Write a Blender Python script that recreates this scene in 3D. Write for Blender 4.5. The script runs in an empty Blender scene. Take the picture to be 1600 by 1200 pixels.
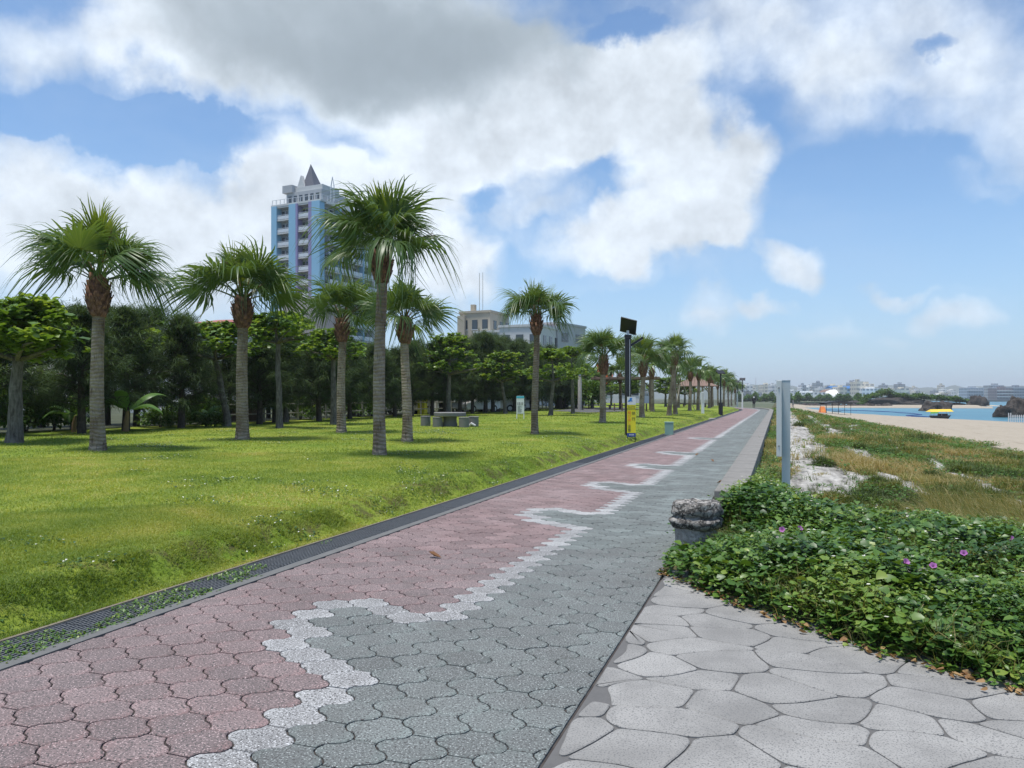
import bpy, math, random
import numpy as np
from mathutils import Vector, Matrix, Euler
from mathutils import noise as mnoise

sc = bpy.context.scene
col = sc.collection
R = math.radians
random.seed(7)
rng = np.random.default_rng(11)

# ------------------------------------------------------------------ camera
EYE = 1.55
YAW = math.atan((1215 - 800) / 1200)          # the promenade runs along +Y, the camera looks a little left of it
cam_d = bpy.data.cameras.new('camera')
cam = bpy.data.objects.new('camera', cam_d)
col.objects.link(cam)
cam.location = (0, 0, EYE)
cam.rotation_euler = (R(90), 0, YAW)
cam_d.sensor_width = 36
cam_d.lens = 36 * 1200 / 1600
cam_d.shift_y = 22 / 1600
cam_d.clip_end = 20000
cam_d.clip_start = 0.05
sc.camera = cam

# ------------------------------------------------------------------ light
SUN_EL, SUN_AZ = R(79), R(215)                # azimuth clockwise from +Y: high, behind the left shoulder
sun_d = bpy.data.lights.new('sun', 'SUN')
sun_d.energy = 4.0
sun_d.angle = R(9)
sun_d.color = (1.0, 0.96, 0.9)
sun = bpy.data.objects.new('sun', sun_d)
col.objects.link(sun)
sdir = Vector((math.sin(SUN_AZ) * math.cos(SUN_EL), math.cos(SUN_AZ) * math.cos(SUN_EL), math.sin(SUN_EL)))
sun.rotation_euler = sdir.to_track_quat('Z', 'Y').to_euler()
sun.location = (0, 0, 60)

sc.view_settings.view_transform = 'Standard'
sc.view_settings.look = 'None'
sc.view_settings.gamma = 1
sc.view_settings.exposure = 0.3
try:
    sc.view_settings.use_curve_mapping = False
except Exception:
    pass
sc.cycles.max_bounces = 6
sc.cycles.transparent_max_bounces = 6
sc.cycles.volume_bounces = 0
sc.cycles.use_denoising = True

# ------------------------------------------------------------------ world: Nishita sky with a cloud layer by direction
world = bpy.data.worlds.new('World')
sc.world = world
world.use_nodes = True
wt = world.node_tree
wt.nodes.clear()


class NT:
    """tiny helper to wire nodes"""
    def __init__(self, tree):
        self.t = tree

    def n(self, typ, **kw):
        nd = self.t.nodes.new(typ)
        for k, v in kw.items():
            setattr(nd, k, v)
        return nd

    def put(self, sock, v):
        if isinstance(v, bpy.types.NodeSocket):
            self.t.links.new(v, sock)
        elif v is not None:
            if sock.type == 'RGBA' and len(v) == 3:
                v = (*v, 1)
            sock.default_value = v

    def m(self, op, a, b=None, c=None, clamp=False):
        nd = self.n('ShaderNodeMath', operation=op)
        nd.use_clamp = clamp
        for s, v in zip(nd.inputs, (a, b, c)):
            self.put(s, v)
        return nd.outputs[0]

    def v(self, op, a, b=None, scale=None):
        nd = self.n('ShaderNodeVectorMath', operation=op)
        self.put(nd.inputs[0], a)
        if b is not None:
            self.put(nd.inputs[1], b)
        if scale is not None:
            self.put(nd.inputs['Scale'], scale)
        return nd.outputs['Value'] if op in ('LENGTH', 'DOT_PRODUCT') else nd.outputs[0]

    def noise(self, vec, scale, detail=4, rough=0.55, dim='3D', dist=0.0):
        nd = self.n('ShaderNodeTexNoise', noise_dimensions=dim)
        if vec is not None:
            self.put(nd.inputs['Vector'], vec)
        nd.inputs['Scale'].default_value = scale
        nd.inputs['Detail'].default_value = detail
        nd.inputs['Roughness'].default_value = rough
        nd.inputs['Distortion'].default_value = dist
        return nd

    def mix(self, fac, a, b, blend='MIX'):
        nd = self.n('ShaderNodeMix', data_type='RGBA', blend_type=blend)
        nd.clamp_factor = True
        self.put(nd.inputs[0], fac)
        self.put(nd.inputs[6], a)
        self.put(nd.inputs[7], b)
        return nd.outputs[2]

    def ramp(self, fac, stops, interp='LINEAR'):
        nd = self.n('ShaderNodeValToRGB')
        cr = nd.color_ramp
        cr.interpolation = interp
        while len(cr.elements) < len(stops):
            cr.elements.new(0.5)
        for e, (p, c) in zip(cr.elements, stops):
            e.position = p
            e.color = (*c, 1) if len(c) == 3 else c
        self.put(nd.inputs[0], fac)
        return nd.outputs[0]

    def smooth(self, x, a, b):
        nd = self.n('ShaderNodeMapRange', interpolation_type='SMOOTHSTEP')
        self.put(nd.inputs[0], x)
        nd.inputs[1].default_value = a
        nd.inputs[2].default_value = b
        return nd.outputs[0]


def sky_dir(x, y):
    """azimuth from +Y and elevation of a direction"""
    a = math.atan((x - 800) / 1200)
    return a - YAW, math.atan((622 - y) / 1200 * math.cos(a))


def blob(cx, cy, rx, ry, w):
    a0, e0 = sky_dir(cx, cy)
    ra = (sky_dir(cx + rx, cy)[0] - sky_dir(cx - rx, cy)[0]) / 2
    re = (sky_dir(cx, cy - ry)[1] - sky_dir(cx, cy + ry)[1]) / 2
    return a0, e0, ra, re, w


CLOUDS = [blob(*b) for b in [
    (520, 40, 420, 190, 1.25), (760, 150, 260, 130, 1.0), (330, 70, 230, 120, 0.7),
    (60, 310, 170, 130, 0.95), (260, 345, 190, 95, 1.0), (455, 300, 130, 110, 1.05), (170, 420, 330, 120, 0.8),
    (590, 300, 150, 110, 0.9), (680, 400, 150, 70, 0.8), (790, 230, 210, 80, 0.8),
    (960, 150, 170, 85, 0.95), (1085, 265, 125, 105, 1.1), (1010, 380, 170, 62, 1.0), (900, 210, 150, 70, 0.8),
    (1130, 360, 90, 60, 0.7), (850, 320, 90, 32, 0.4),
    (1258, 395, 72, 42, 0.95), (1120, 492, 95, 50, 0.62), (1210, 470, 45, 24, 0.6), (1488, 484, 75, 40, 0.62),
    (1415, 437, 60, 20, 0.5), (1310, 500, 60, 24, 0.35), (1390, 520, 50, 15, 0.3), (1500, 270, 80, 24, 0.35),
    (1150, 60, 170, 90, 0.42), (1400, 60, 220, 120, 0.42), (1560, 150, 160, 120, 0.34), (1300, 150, 150, 80, 0.30),
    (60, 60, 150, 60, 0.45),
    # clear gaps
    (290, 215, 190, 52, -0.75), (80, 165, 150, 42, -0.55), (975, 288, 60, 16, -0.15), (735, 300, 60, 20, -0.35),
    (1370, 330, 230, 110, -0.6), (1200, 190, 70, 60, -0.3), (960, 70, 70, 30, -0.5), (1480, 75, 40, 18, -0.4),
    (800, 400, 50, 40, -0.4), (1500, 380, 150, 50, -0.5), (900, 480, 300, 30, -0.4), (390, 150, 80, 40, -0.2),
]]
DARK = [blob(*b) for b in [(560, 30, 440, 170, 1.0), (720, 110, 240, 120, 0.5), (420, 120, 220, 80, 0.35), (900, 20, 120, 90, 0.4)]]

W = NT(wt)
tc = W.n('ShaderNodeTexCoord')
dirv = W.v('NORMALIZE', tc.outputs['Generated'])
sep = W.n('ShaderNodeSeparateXYZ')
W.put(sep.inputs[0], dirv)
az = W.m('ARCTAN2', sep.outputs[0], sep.outputs[1])
el = W.m('ARCSINE', sep.outputs[2])


def comb(x, y, z):
    nd = W.n('ShaderNodeCombineXYZ')
    for s, v_ in zip(nd.inputs, (x, y, z)):
        W.put(s, v_)
    return nd.outputs[0]


ae = comb(az, el, 0.0)
n1 = W.noise(dirv, 5.0, 3, 0.55)
n2 = W.noise(dirv, 17.0, 5, 0.62)
warp = W.v('ADD', W.v('SCALE', W.v('SUBTRACT', n1.outputs['Color'], (0.5, 0.5, 0.5)), scale=0.16),
           W.v('SCALE', W.v('SUBTRACT', n2.outputs['Color'], (0.5, 0.5, 0.5)), scale=0.055))
aew = W.v('MULTIPLY', W.v('ADD', ae, warp), (1, 1, 0))


def field(vec, blobs):
    acc = None
    for a0, e0, ra, re, w in blobs:
        d = W.v('LENGTH', W.v('MULTIPLY', W.v('SUBTRACT', vec, (a0, e0, 0)), (1 / ra, 1 / re, 0)))
        g = W.m('SUBTRACT', 1.0, W.m('MULTIPLY', d, d))
        g = W.m('MULTIPLY', W.m('MAXIMUM', g, 0.0), w)
        acc = g if acc is None else W.m('ADD', acc, g)
    return acc


def density(vec, dvec):
    fine = W.noise(dvec, 9.0, 7, 0.6).outputs['Fac']
    broad = W.noise(W.v('MULTIPLY', dvec, (1, 1, 1.8)), 2.3, 3, 0.5).outputs['Fac']
    d = field(vec, CLOUDS)
    d = W.m('ADD', d, W.m('MULTIPLY', W.m('SUBTRACT', fine, 0.5), 0.78))
    d = W.m('ADD', d, W.m('MULTIPLY', W.m('SUBTRACT', broad, 0.52), 1.0))
    return d


den = density(aew, dirv)
up = 0.022
fine_a = W.noise(dirv, 9.0, 5, 0.6).outputs['Fac']
fine_b = W.noise(W.v('ADD', dirv, (0.006, 0, up)), 9.0, 5, 0.6).outputs['Fac']
alpha = W.smooth(den, -0.14, 0.74)
relief = W.m('SUBTRACT', fine_a, fine_b)
thick = W.smooth(den, 0.4, 1.5)
darkf = W.m('MULTIPLY', W.smooth(field(aew, DARK), -0.05, 1.3), 1.0)
big_a = W.noise(dirv, 3.6, 4, 0.55).outputs['Fac']
big_b = W.noise(W.v('ADD', dirv, (0.01, 0, 0.06)), 3.6, 4, 0.55).outputs['Fac']
relief = W.m('ADD', W.m('MULTIPLY', relief, 0.75), W.m('MULTIPLY', W.m('SUBTRACT', big_a, big_b), 0.75))
lum = W.m('ADD', 0.76, W.m('MULTIPLY', relief, W.m('SUBTRACT', 1.0, W.m('MULTIPLY', darkf, 0.75))))
lum = W.m('SUBTRACT', lum, W.m('MULTIPLY', thick, 0.06))
lum = W.m('MULTIPLY', lum, W.m('SUBTRACT', 1.0, W.m('MULTIPLY', darkf, 0.47)))
lum = W.m('MINIMUM', W.m('MAXIMUM', lum, 0.16), 0.86)
tint = W.mix(darkf, (0.91, 1.0, 1.10), (0.84, 0.99, 1.12))
cloudc = W.v('SCALE', tint, scale=lum)
# thin high veil
veil = W.smooth(W.noise(W.v('MULTIPLY', dirv, (1, 1, 2.5)), 3.1, 6, 0.6).outputs['Fac'], 0.42, 0.75)
sky = W.n('ShaderNodeTexSky', sky_type='NISHITA')
sky.sun_disc = False
sky.sun_elevation = SUN_EL
sky.sun_rotation = SUN_AZ
sky.air_density = 1.0
sky.dust_density = 0.3
sky.ozone_density = 2.5
SKY_STR = 0.125
skyc = W.v('MULTIPLY', W.v('SCALE', sky.outputs[0], scale=SKY_STR), (0.86, 1.0, 1.09))
hazy = W.m('POWER', W.m('SUBTRACT', 1.0, W.m('MINIMUM', W.m('MAXIMUM', W.m('MULTIPLY', el, 3.0), 0.0), 1.0)), 2.0)
c0 = W.mix(W.m('MULTIPLY', hazy, 0.75), skyc, (0.34, 0.48, 0.70))
c1 = W.mix(W.m('MULTIPLY', veil, 0.22), c0, (0.40, 0.54, 0.74))
lowfade = W.smooth(el, 0.0, 0.16)
alpha2 = W.m('MULTIPLY', alpha, W.m('ADD', 0.30, W.m('MULTIPLY', lowfade, 0.68)))
c2 = W.mix(alpha2, c1, cloudc)
bg = W.n('ShaderNodeBackground')
W.put(bg.inputs[0], c2)
bg.inputs[1].default_value = 1.0
wo = W.n('ShaderNodeOutputWorld')
wt.links.new(bg.outputs[0], wo.inputs[0])


world.cycles.sampling_method = 'MANUAL'
world.cycles.sample_map_resolution = 256


# ------------------------------------------------------------------ helpers
def at(x, y, z=0.0):
    """ground point of height z seen at a direction"""
    d = 1200 * (EYE - z) / (y - 622)
    return far(x, d)


def far(x, d):
    u = (x - 800) / 1200 * d
    s, c = math.sin(YAW), math.cos(YAW)
    return (-d * s + u * c, d * c + u * s)


def tag(o, label=None, cat=None, group=None, kind=None):
    if label: o['label'] = label
    if cat: o['category'] = cat
    if group: o['group'] = group
    if kind: o['kind'] = kind
    return o


def empty(name, loc, rz=0.0, label=None, cat=None, group=None):
    o = bpy.data.objects.new(name, None)
    o.empty_display_size = 0.2
    o.location = loc
    o.rotation_euler = (0, 0, rz)
    col.objects.link(o)
    return tag(o, label, cat, group)


def link(name, me, parent=None, loc=None, rot=None, mat=None):
    o = bpy.data.objects.new(name, me)
    col.objects.link(o)
    if mat is not None and len(me.materials) == 0:
        me.materials.append(mat)
    if parent is not None: o.parent = parent
    if loc is not None: o.location = loc
    if rot is not None: o.rotation_euler = rot
    return o


def np_mesh(name, verts, faces, mat=None, smooth=False, attr=None):
    """verts (n,3) array, faces (m,k) array of one face size; attr = dict name -> per-vertex float"""
    me = bpy.data.meshes.new(name)
    verts = np.asarray(verts, dtype=np.float32)
    faces = np.asarray(faces, dtype=np.int32)
    m, k = faces.shape
    me.vertices.add(len(verts))
    me.vertices.foreach_set('co', verts.ravel())
    me.loops.add(m * k)
    me.loops.foreach_set('vertex_index', faces.ravel())
    me.polygons.add(m)
    me.polygons.foreach_set('loop_start', np.arange(0, m * k, k, dtype=np.int32))
    me.polygons.foreach_set('loop_total', np.full(m, k, dtype=np.int32))
    if smooth:
        me.polygons.foreach_set('use_smooth', np.ones(m, dtype=bool))
    if attr:
        for an, av in attr.items():
            a = me.attributes.new(an, 'FLOAT', 'POINT')
            a.data.foreach_set('value', np.asarray(av, dtype=np.float32))
    me.update()
    me.validate()
    if mat is not None: me.materials.append(mat)
    return me


class MB:
    """collects simple solids into one mesh"""
    def __init__(self):
        self.v, self.f = [], []

    def add(self, vs, fs):
        b = len(self.v)
        self.v += [tuple(p) for p in vs]
        self.f += [tuple(i + b for i in q) for q in fs]
        return self

    def box(self, x0, x1, y0, y1, z0, z1):
        return self.add([(x0, y0, z0), (x1, y0, z0), (x1, y1, z0), (x0, y1, z0), (x0, y0, z1), (x1, y0, z1), (x1, y1, z1), (x0, y1, z1)],
                        [(0, 3, 2, 1), (4, 5, 6, 7), (0, 1, 5, 4), (1, 2, 6, 5), (2, 3, 7, 6), (3, 0, 4, 7)])

    def prism(self, pts, z0, z1):
        n = len(pts)
        return self.add([(x, y, z0) for x, y in pts] + [(x, y, z1) for x, y in pts],
                        [tuple(range(n))[::-1], tuple(range(n, 2 * n))] + [(i, (i + 1) % n, n + (i + 1) % n, n + i) for i in range(n)])

    def tube(self, pts, rad, n=8, cap=True):
        pts = [Vector(p) for p in pts]
        if not hasattr(rad, '__len__'): rad = [rad] * len(pts)
        rings = []
        side = None
        for i, p in enumerate(pts):
            t = (pts[min(i + 1, len(pts) - 1)] - pts[max(i - 1, 0)])
            if t.length < 1e-9: t = Vector((0, 0, 1))
            t.normalize()
            if side is None:
                side = t.orthogonal().normalized()
            side = (side - t * side.dot(t)).normalized()
            o = t.cross(side)
            rings.append([p + (side * math.cos(2 * math.pi * k / n) + o * math.sin(2 * math.pi * k / n)) * rad[i] for k in range(n)])
        vs = [q for r in rings for q in r]
        fs = [(i * n + k, i * n + (k + 1) % n, (i + 1) * n + (k + 1) % n, (i + 1) * n + k) for i in range(len(pts) - 1) for k in range(n)]
        if cap:
            fs += [tuple(range(n))[::-1], tuple(range((len(pts) - 1) * n, len(pts) * n))]
        return self.add(vs, fs)

    def lathe(self, prof, n=20, c=(0, 0)):
        """profile of (radius, z)"""
        vs = [(c[0] + r * math.cos(2 * math.pi * k / n), c[1] + r * math.sin(2 * math.pi * k / n), z) for r, z in prof for k in range(n)]
        fs = [(i * n + k, i * n + (k + 1) % n, (i + 1) * n + (k + 1) % n, (i + 1) * n + k) for i in range(len(prof) - 1) for k in range(n)]
        fs += [tuple(range(n))[::-1], tuple(range((len(prof) - 1) * n, len(prof) * n))]
        return self.add(vs, fs)

    def mesh(self, name, mat, smooth=False, bevel=0.0):
        me = bpy.data.meshes.new(name)
        me.from_pydata(self.v, [], self.f)
        if smooth:
            me.polygons.foreach_set('use_smooth', [True] * len(me.polygons))
            me.set_sharp_from_angle(angle=R(40))
        me.materials.append(mat)
        me.update()
        return me

    def build(self, name, mat, parent=None, smooth=False, loc=None, rot=None, bevel=0.0):
        o = link(name, self.mesh(name, mat, smooth), parent, loc, rot)
        if bevel:
            b = o.modifiers.new('bevel', 'BEVEL')
            b.width = bevel
            b.segments = 2
            b.limit_method = 'ANGLE'
        return o


def copy_tree(o, parent=None):
    c = o.copy()
    col.objects.link(c)
    c.parent = parent
    for ch in list(o.children):
        copy_tree(ch, c)
    return c


# ------------------------------------------------------------------ materials
MATS = {}


def material(name, build, disp=False):
    m = bpy.data.materials.new(name)
    m.use_nodes = True
    t = m.node_tree
    t.nodes.clear()
    N = NT(t)
    out = N.n('ShaderNodeOutputMaterial')
    build(N, out)
    MATS[name] = m
    return m


def principled(N, out, base, rough=0.8, bump=None, bstr=0.3, bdist=0.01, metal=0.0, spec=0.5, trans=None, transw=0.3):
    p = N.n('ShaderNodeBsdfPrincipled')
    N.put(p.inputs['Base Color'], base)
    N.put(p.inputs['Roughness'], rough)
    p.inputs['Metallic'].default_value = metal
    p.inputs['Specular IOR Level'].default_value = spec
    nrm = None
    if bump is not None:
        b = N.n('ShaderNodeBump')
        b.inputs['Strength'].default_value = bstr
        b.inputs['Distance'].default_value = bdist
        N.put(b.inputs['Height'], bump)
        N.put(p.inputs['Normal'], b.outputs[0])
        nrm = b.outputs[0]
    sh = p.outputs[0]
    if trans is not None:
        tr = N.n('ShaderNodeBsdfTranslucent')
        N.put(tr.inputs[0], trans)
        mx = N.n('ShaderNodeMixShader')
        mx.inputs[0].default_value = transw
        N.t.links.new(sh, mx.inputs[1])
        N.t.links.new(tr.outputs[0], mx.inputs[2])
        sh = mx.outputs[0]
    N.t.links.new(sh, out.inputs[0])
    return p


def attr(N, name):
    a = N.n('ShaderNodeAttribute')
    a.attribute_name = name
    return a.outputs['Fac']


def objrand(N):
    return N.n('ShaderNodeObjectInfo').outputs['Random']


def gpos(N):
    return N.n('ShaderNodeNewGeometry').outputs['Position']


def flat(name, c, rough=0.7, var=0.12, scale=6.0, metal=0.0, spec=0.5, bump=0.1):
    """paint, plaster, metal: a colour with mottling, grime and faint relief"""
    def b(N, out):
        co = N.n('ShaderNodeTexCoord').outputs['Object']
        n = N.noise(co, scale, 5, 0.6).outputs['Fac']
        n2 = N.noise(co, scale * 9, 4, 0.6).outputs['Fac']
        f = N.m('ADD', N.m('MULTIPLY', N.m('SUBTRACT', n, 0.5), var * 2), N.m('MULTIPLY', N.m('SUBTRACT', n2, 0.5), var))
        cc = N.v('SCALE', (*c,), scale=N.m('ADD', 1.0, f))
        principled(N, out, cc, N.m('ADD', rough, N.m('MULTIPLY', N.m('SUBTRACT', n, 0.5), 0.2)), bump=n2, bstr=bump, bdist=0.004, metal=metal, spec=spec)
    return material(name, b)


def paver_mat(name, c, c2):
    def b(N, out):
        p = gpos(N)
        r = N.m('FRACT', N.m('ADD', N.m('MULTIPLY', objrand(N), 7.31), attr(N, 'rnd')))
        sp = N.noise(p, 105, 2, 0.5).outputs['Fac']
        sp2 = N.noise(p, 85, 2, 0.6).outputs['Fac']
        lo = N.noise(p, 1.1, 4, 0.6).outputs['Fac']
        base = N.mix(N.smooth(lo, 0.35, 0.68), c, c2)
        base = N.v('SCALE', base, scale=N.m('ADD', 0.66, N.m('MULTIPLY', r, 0.36)))
        oc = N.n('ShaderNodeTexCoord').outputs['Object']
        cen = N.smooth(N.v('LENGTH', N.v('MULTIPLY', oc, (1, 1, 0))), 0.165, 0.08)
        base = N.mix(N.m('MULTIPLY', cen, 0.42), base, (0.125, 0.12, 0.117))
        base = N.mix(N.smooth(sp, 0.57, 0.66), base, tuple(min(1, k * 1.3 + 0.15) for k in c))
        base = N.mix(N.smooth(sp2, 0.53, 0.62), base, (0.065, 0.062, 0.06))
        stain = N.smooth(N.noise(p, 3.0, 5, 0.65).outputs['Fac'], 0.5, 0.8)
        base = N.mix(N.m('MULTIPLY', stain, 0.45), base, (0.085, 0.08, 0.072))
        principled(N, out, base, 0.85, bump=N.m('ADD', sp, sp2), bstr=0.5, bdist=0.004, spec=0.35)
    return material(name, b)


M_red = paver_mat('paver_red', (0.235, 0.155, 0.148), (0.285, 0.205, 0.198))
M_white = paver_mat('paver_white', (0.36, 0.36, 0.355), (0.43, 0.43, 0.42))
M_green = paver_mat('paver_green', (0.15, 0.168, 0.158), (0.20, 0.232, 0.218))


def mk_grout(N, out):
    p = gpos(N)
    n = N.noise(p, 14, 5, 0.6).outputs['Fac']
    principled(N, out, N.ramp(n, [(0.3, (0.03, 0.024, 0.022)), (0.7, (0.075, 0.065, 0.058))]), 0.95, bump=n)


M_grout = material('grout', mk_grout)


def mk_flag(N, out):
    p = gpos(N)
    r = objrand(N)
    sp = N.noise(p, 110, 3, 0.65).outputs['Fac']
    lo = N.noise(p, 2.2, 5, 0.62).outputs['Fac']
    base = N.mix(N.smooth(lo, 0.3, 0.7), (0.235, 0.228, 0.213), (0.33, 0.32, 0.30))
    base = N.v('SCALE', base, scale=N.m('ADD', 0.84, N.m('MULTIPLY', r, 0.18)))
    base = N.mix(N.smooth(sp, 0.52, 0.64), base, (0.12, 0.12, 0.118))
    base = N.mix(N.m('MULTIPLY', N.smooth(N.noise(p, 5.5, 6, 0.7).outputs['Fac'], 0.56, 0.75), 0.4), base, (0.17, 0.165, 0.155))
    principled(N, out, base, 0.85, bump=N.m('ADD', sp, N.m('MULTIPLY', lo, 2.0)), bstr=0.5, bdist=0.004)


M_flag = material('flagstone', mk_flag)
M_joint = flat('joint_mortar', (0.11, 0.107, 0.103), 0.95, 0.25, 8)
M_conc = flat('concrete', (0.34, 0.32, 0.29), 0.9, 0.28, 2.5, bump=0.5)
M_kerb = flat('weathered_kerb', (0.20, 0.19, 0.172), 0.95, 0.5, 1.6, bump=0.9)
M_concd = flat('old_concrete', (0.19, 0.185, 0.175), 0.92, 0.28, 3, bump=0.5)
M_steel = flat('grating_steel', (0.17, 0.175, 0.18), 0.55, 0.25, 5, metal=0.5)
M_edgeg = flat('edging_concrete', (0.125, 0.125, 0.12), 0.9, 0.3, 4)
M_edge = flat('soiled_edge', (0.17, 0.145, 0.105), 0.95, 0.4, 4)
M_dark = flat('drain_dark', (0.02, 0.02, 0.018), 0.95, 0.3, 4)
M_greypost = flat('grey_painted_steel', (0.50, 0.54, 0.54), 0.5, 0.08, 2)
M_panel = flat('pale_panel', (0.60, 0.61, 0.58), 0.5, 0.08, 2)
M_black = flat('black_painted_steel', (0.014, 0.014, 0.016), 0.45, 0.2, 3)
M_whitep = flat('white_paint', (0.72, 0.72, 0.70), 0.5, 0.08, 2)
M_yellow = flat('sign_yellow', (0.82, 0.70, 0.02), 0.45, 0.03, 2)
M_signblue = flat('sign_blue', (0.02, 0.06, 0.30), 0.45, 0.05, 2)
M_signred = flat('sign_red', (0.75, 0.10, 0.02), 0.5, 0.03, 2)
M_ink = flat('sign_ink', (0.03, 0.03, 0.03), 0.5, 0.03, 2)
M_cyan = flat('sign_cyan', (0.05, 0.42, 0.55), 0.5, 0.05, 2)
M_palegreen = flat('pale_green_metal', (0.22, 0.36, 0.30), 0.5, 0.1, 3)
M_wood = flat('weathered_wood', (0.17, 0.115, 0.08), 0.85, 0.25, 3)
M_rooft = flat('brown_roof', (0.20, 0.13, 0.10), 0.85, 0.2, 3)


def mk_lawn(N, out):
    p = gpos(N)
    lo = N.noise(p, 0.35, 4, 0.6).outputs['Fac']
    mid = N.noise(p, 2.5, 5, 0.65).outputs['Fac']
    fi = N.noise(N.v('MULTIPLY', p, (1, 0.6, 1)), 26, 6, 0.7).outputs['Fac']
    c = N.mix(N.smooth(N.m('ADD', N.m('MULTIPLY', lo, 0.6), N.m('MULTIPLY', mid, 0.4)), 0.38, 0.62), (0.13, 0.205, 0.024), (0.25, 0.285, 0.045))
    c = N.mix(N.smooth(fi, 0.45, 0.72), c, (0.09, 0.14, 0.014))
    soil = N.m('MULTIPLY', attr(N, 'soil'), N.smooth(mid, 0.46, 0.6))
    c = N.mix(soil, c, (0.07, 0.052, 0.035))
    principled(N, out, c, 0.95, bump=fi, bstr=0.8, bdist=0.03, spec=0.1)


M_lawn = material('lawn', mk_lawn)


def leaf_mat(name, stops, rough=0.55, transw=0.28, spec=0.35, tr_gain=1.5):
    def b(N, out):
        r = N.m('FRACT', N.m('ADD', N.m('MULTIPLY', attr(N, 'rnd'), 0.86), N.m('MULTIPLY', objrand(N), 0.13)))
        c = N.ramp(r, stops)
        principled(N, out, c, rough, spec=spec, trans=N.v('MULTIPLY', c, (tr_gain * 1.1, tr_gain, 0.5 * tr_gain)), transw=transw)
    return material(name, b)


M_grass = leaf_mat('grass_blades', [(0, (0.10, 0.17, 0.024)), (0.35, (0.20, 0.275, 0.045)), (0.75, (0.34, 0.365, 0.08)), (1, (0.50, 0.43, 0.18))], 0.6, 0.35)
M_weed = leaf_mat('weed_leaves', [(0, (0.016, 0.05, 0.01)), (0.4, (0.05, 0.118, 0.018)), (0.75, (0.12, 0.21, 0.03)), (0.95, (0.25, 0.30, 0.05)), (1, (0.20, 0.09, 0.025))], 0.42, 0.2, 0.45)
M_dune = leaf_mat('dune_grass', [(0, (0.03, 0.06, 0.014)), (0.35, (0.09, 0.125, 0.026)), (0.6, (0.22, 0.205, 0.06)), (1, (0.46, 0.36, 0.19))], 0.6, 0.3)
M_vine = leaf_mat('dune_vine', [(0, (0.035, 0.09, 0.015)), (0.6, (0.075, 0.16, 0.022)), (1, (0.14, 0.19, 0.035))], 0.5, 0.3)
M_palm = leaf_mat('palm_frond', [(0, (0.042, 0.085, 0.024)), (0.5, (0.08, 0.138, 0.036)), (0.9, (0.13, 0.19, 0.05)), (1, (0.18, 0.235, 0.06))], 0.4, 0.34, 0.5)
M_palmy = leaf_mat('young_palm_frond', [(0, (0.12, 0.18, 0.025)), (1, (0.24, 0.30, 0.045))], 0.42, 0.35, 0.5)
M_almond = leaf_mat('almond_leaves', [(0, (0.055, 0.115, 0.018)), (0.5, (0.12, 0.21, 0.03)), (0.93, (0.24, 0.33, 0.055)), (1, (0.36, 0.30, 0.08))], 0.4, 0.35, 0.5)
M_casu = leaf_mat('ironwood_needles', [(0, (0.034, 0.06, 0.025)), (0.6, (0.065, 0.105, 0.04)), (1, (0.12, 0.165, 0.058))], 0.7, 0.3, 0.2)
M_banana = leaf_mat('banana_leaf', [(0, (0.06, 0.15, 0.03)), (1, (0.14, 0.25, 0.06))], 0.4, 0.35, 0.5)
M_shrub = leaf_mat('shrub_leaves', [(0, (0.035, 0.085, 0.014)), (0.6, (0.07, 0.15, 0.022)), (1, (0.16, 0.20, 0.03))], 0.5, 0.3)
M_dry = leaf_mat('dry_leaf', [(0, (0.16, 0.075, 0.03)), (1, (0.42, 0.28, 0.13))], 0.8, 0.1)
M_petal = leaf_mat('pink_petal', [(0, (0.42, 0.15, 0.42)), (1, (0.55, 0.24, 0.54))], 0.5, 0.3)
M_wpetal = leaf_mat('white_petal', [(0, (0.75, 0.75, 0.68)), (0.75, (0.8, 0.78, 0.7)), (1, (0.75, 0.6, 0.08))], 0.5, 0.2)


def mk_trunk(N, out):
    co = N.n('ShaderNodeTexCoord').outputs['Object']
    s = N.n('ShaderNodeSeparateXYZ')
    N.put(s.inputs[0], co)
    z = s.outputs[2]
    wob = N.noise(co, 3.0, 4, 0.6).outputs['Fac']
    ring = N.m('SINE', N.m('MULTIPLY', N.m('ADD', z, N.m('MULTIPLY', wob, 0.22)), 78.0))
    cr = N.noise(N.v('MULTIPLY', co, (9, 9, 1.6)), 2.0, 5, 0.65).outputs['Fac']
    bl = N.noise(co, 2.3, 5, 0.65).outputs['Fac']
    base = N.mix(N.smooth(bl, 0.35, 0.65), (0.23, 0.165, 0.115), (0.42, 0.34, 0.255))
    base = N.v('SCALE', base, scale=N.m('ADD', 0.8, N.m('MULTIPLY', objrand(N), 0.35)))
    base = N.mix(N.m('MULTIPLY', N.smooth(ring, 0.3, 1.0), 0.28), base, (0.10, 0.08, 0.065))
    base = N.mix(N.m('MULTIPLY', N.smooth(cr, 0.56, 0.7), 0.75), base, (0.06, 0.035, 0.028))
    lich = N.smooth(N.noise(co, 6.0, 6, 0.7).outputs['Fac'], 0.56, 0.7)
    base = N.mix(N.m('MULTIPLY', lich, 0.5), base, (0.34, 0.33, 0.30))
    dark_foot = N.smooth(N.m('ADD', z, N.m('MULTIPLY', bl, 0.5)), 0.36, 0.22)  # trunk colour darkens towards the foot
    base = N.mix(N.m('MULTIPLY', dark_foot, 0.7), base, (0.03, 0.027, 0.024))
    principled(N, out, base, 0.92, bump=N.m('ADD', N.m('MULTIPLY', ring, -0.5), N.m('MULTIPLY', cr, -2.0)), bstr=0.7, bdist=0.025, spec=0.2)


M_trunk = material('palm_trunk', mk_trunk)


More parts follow.
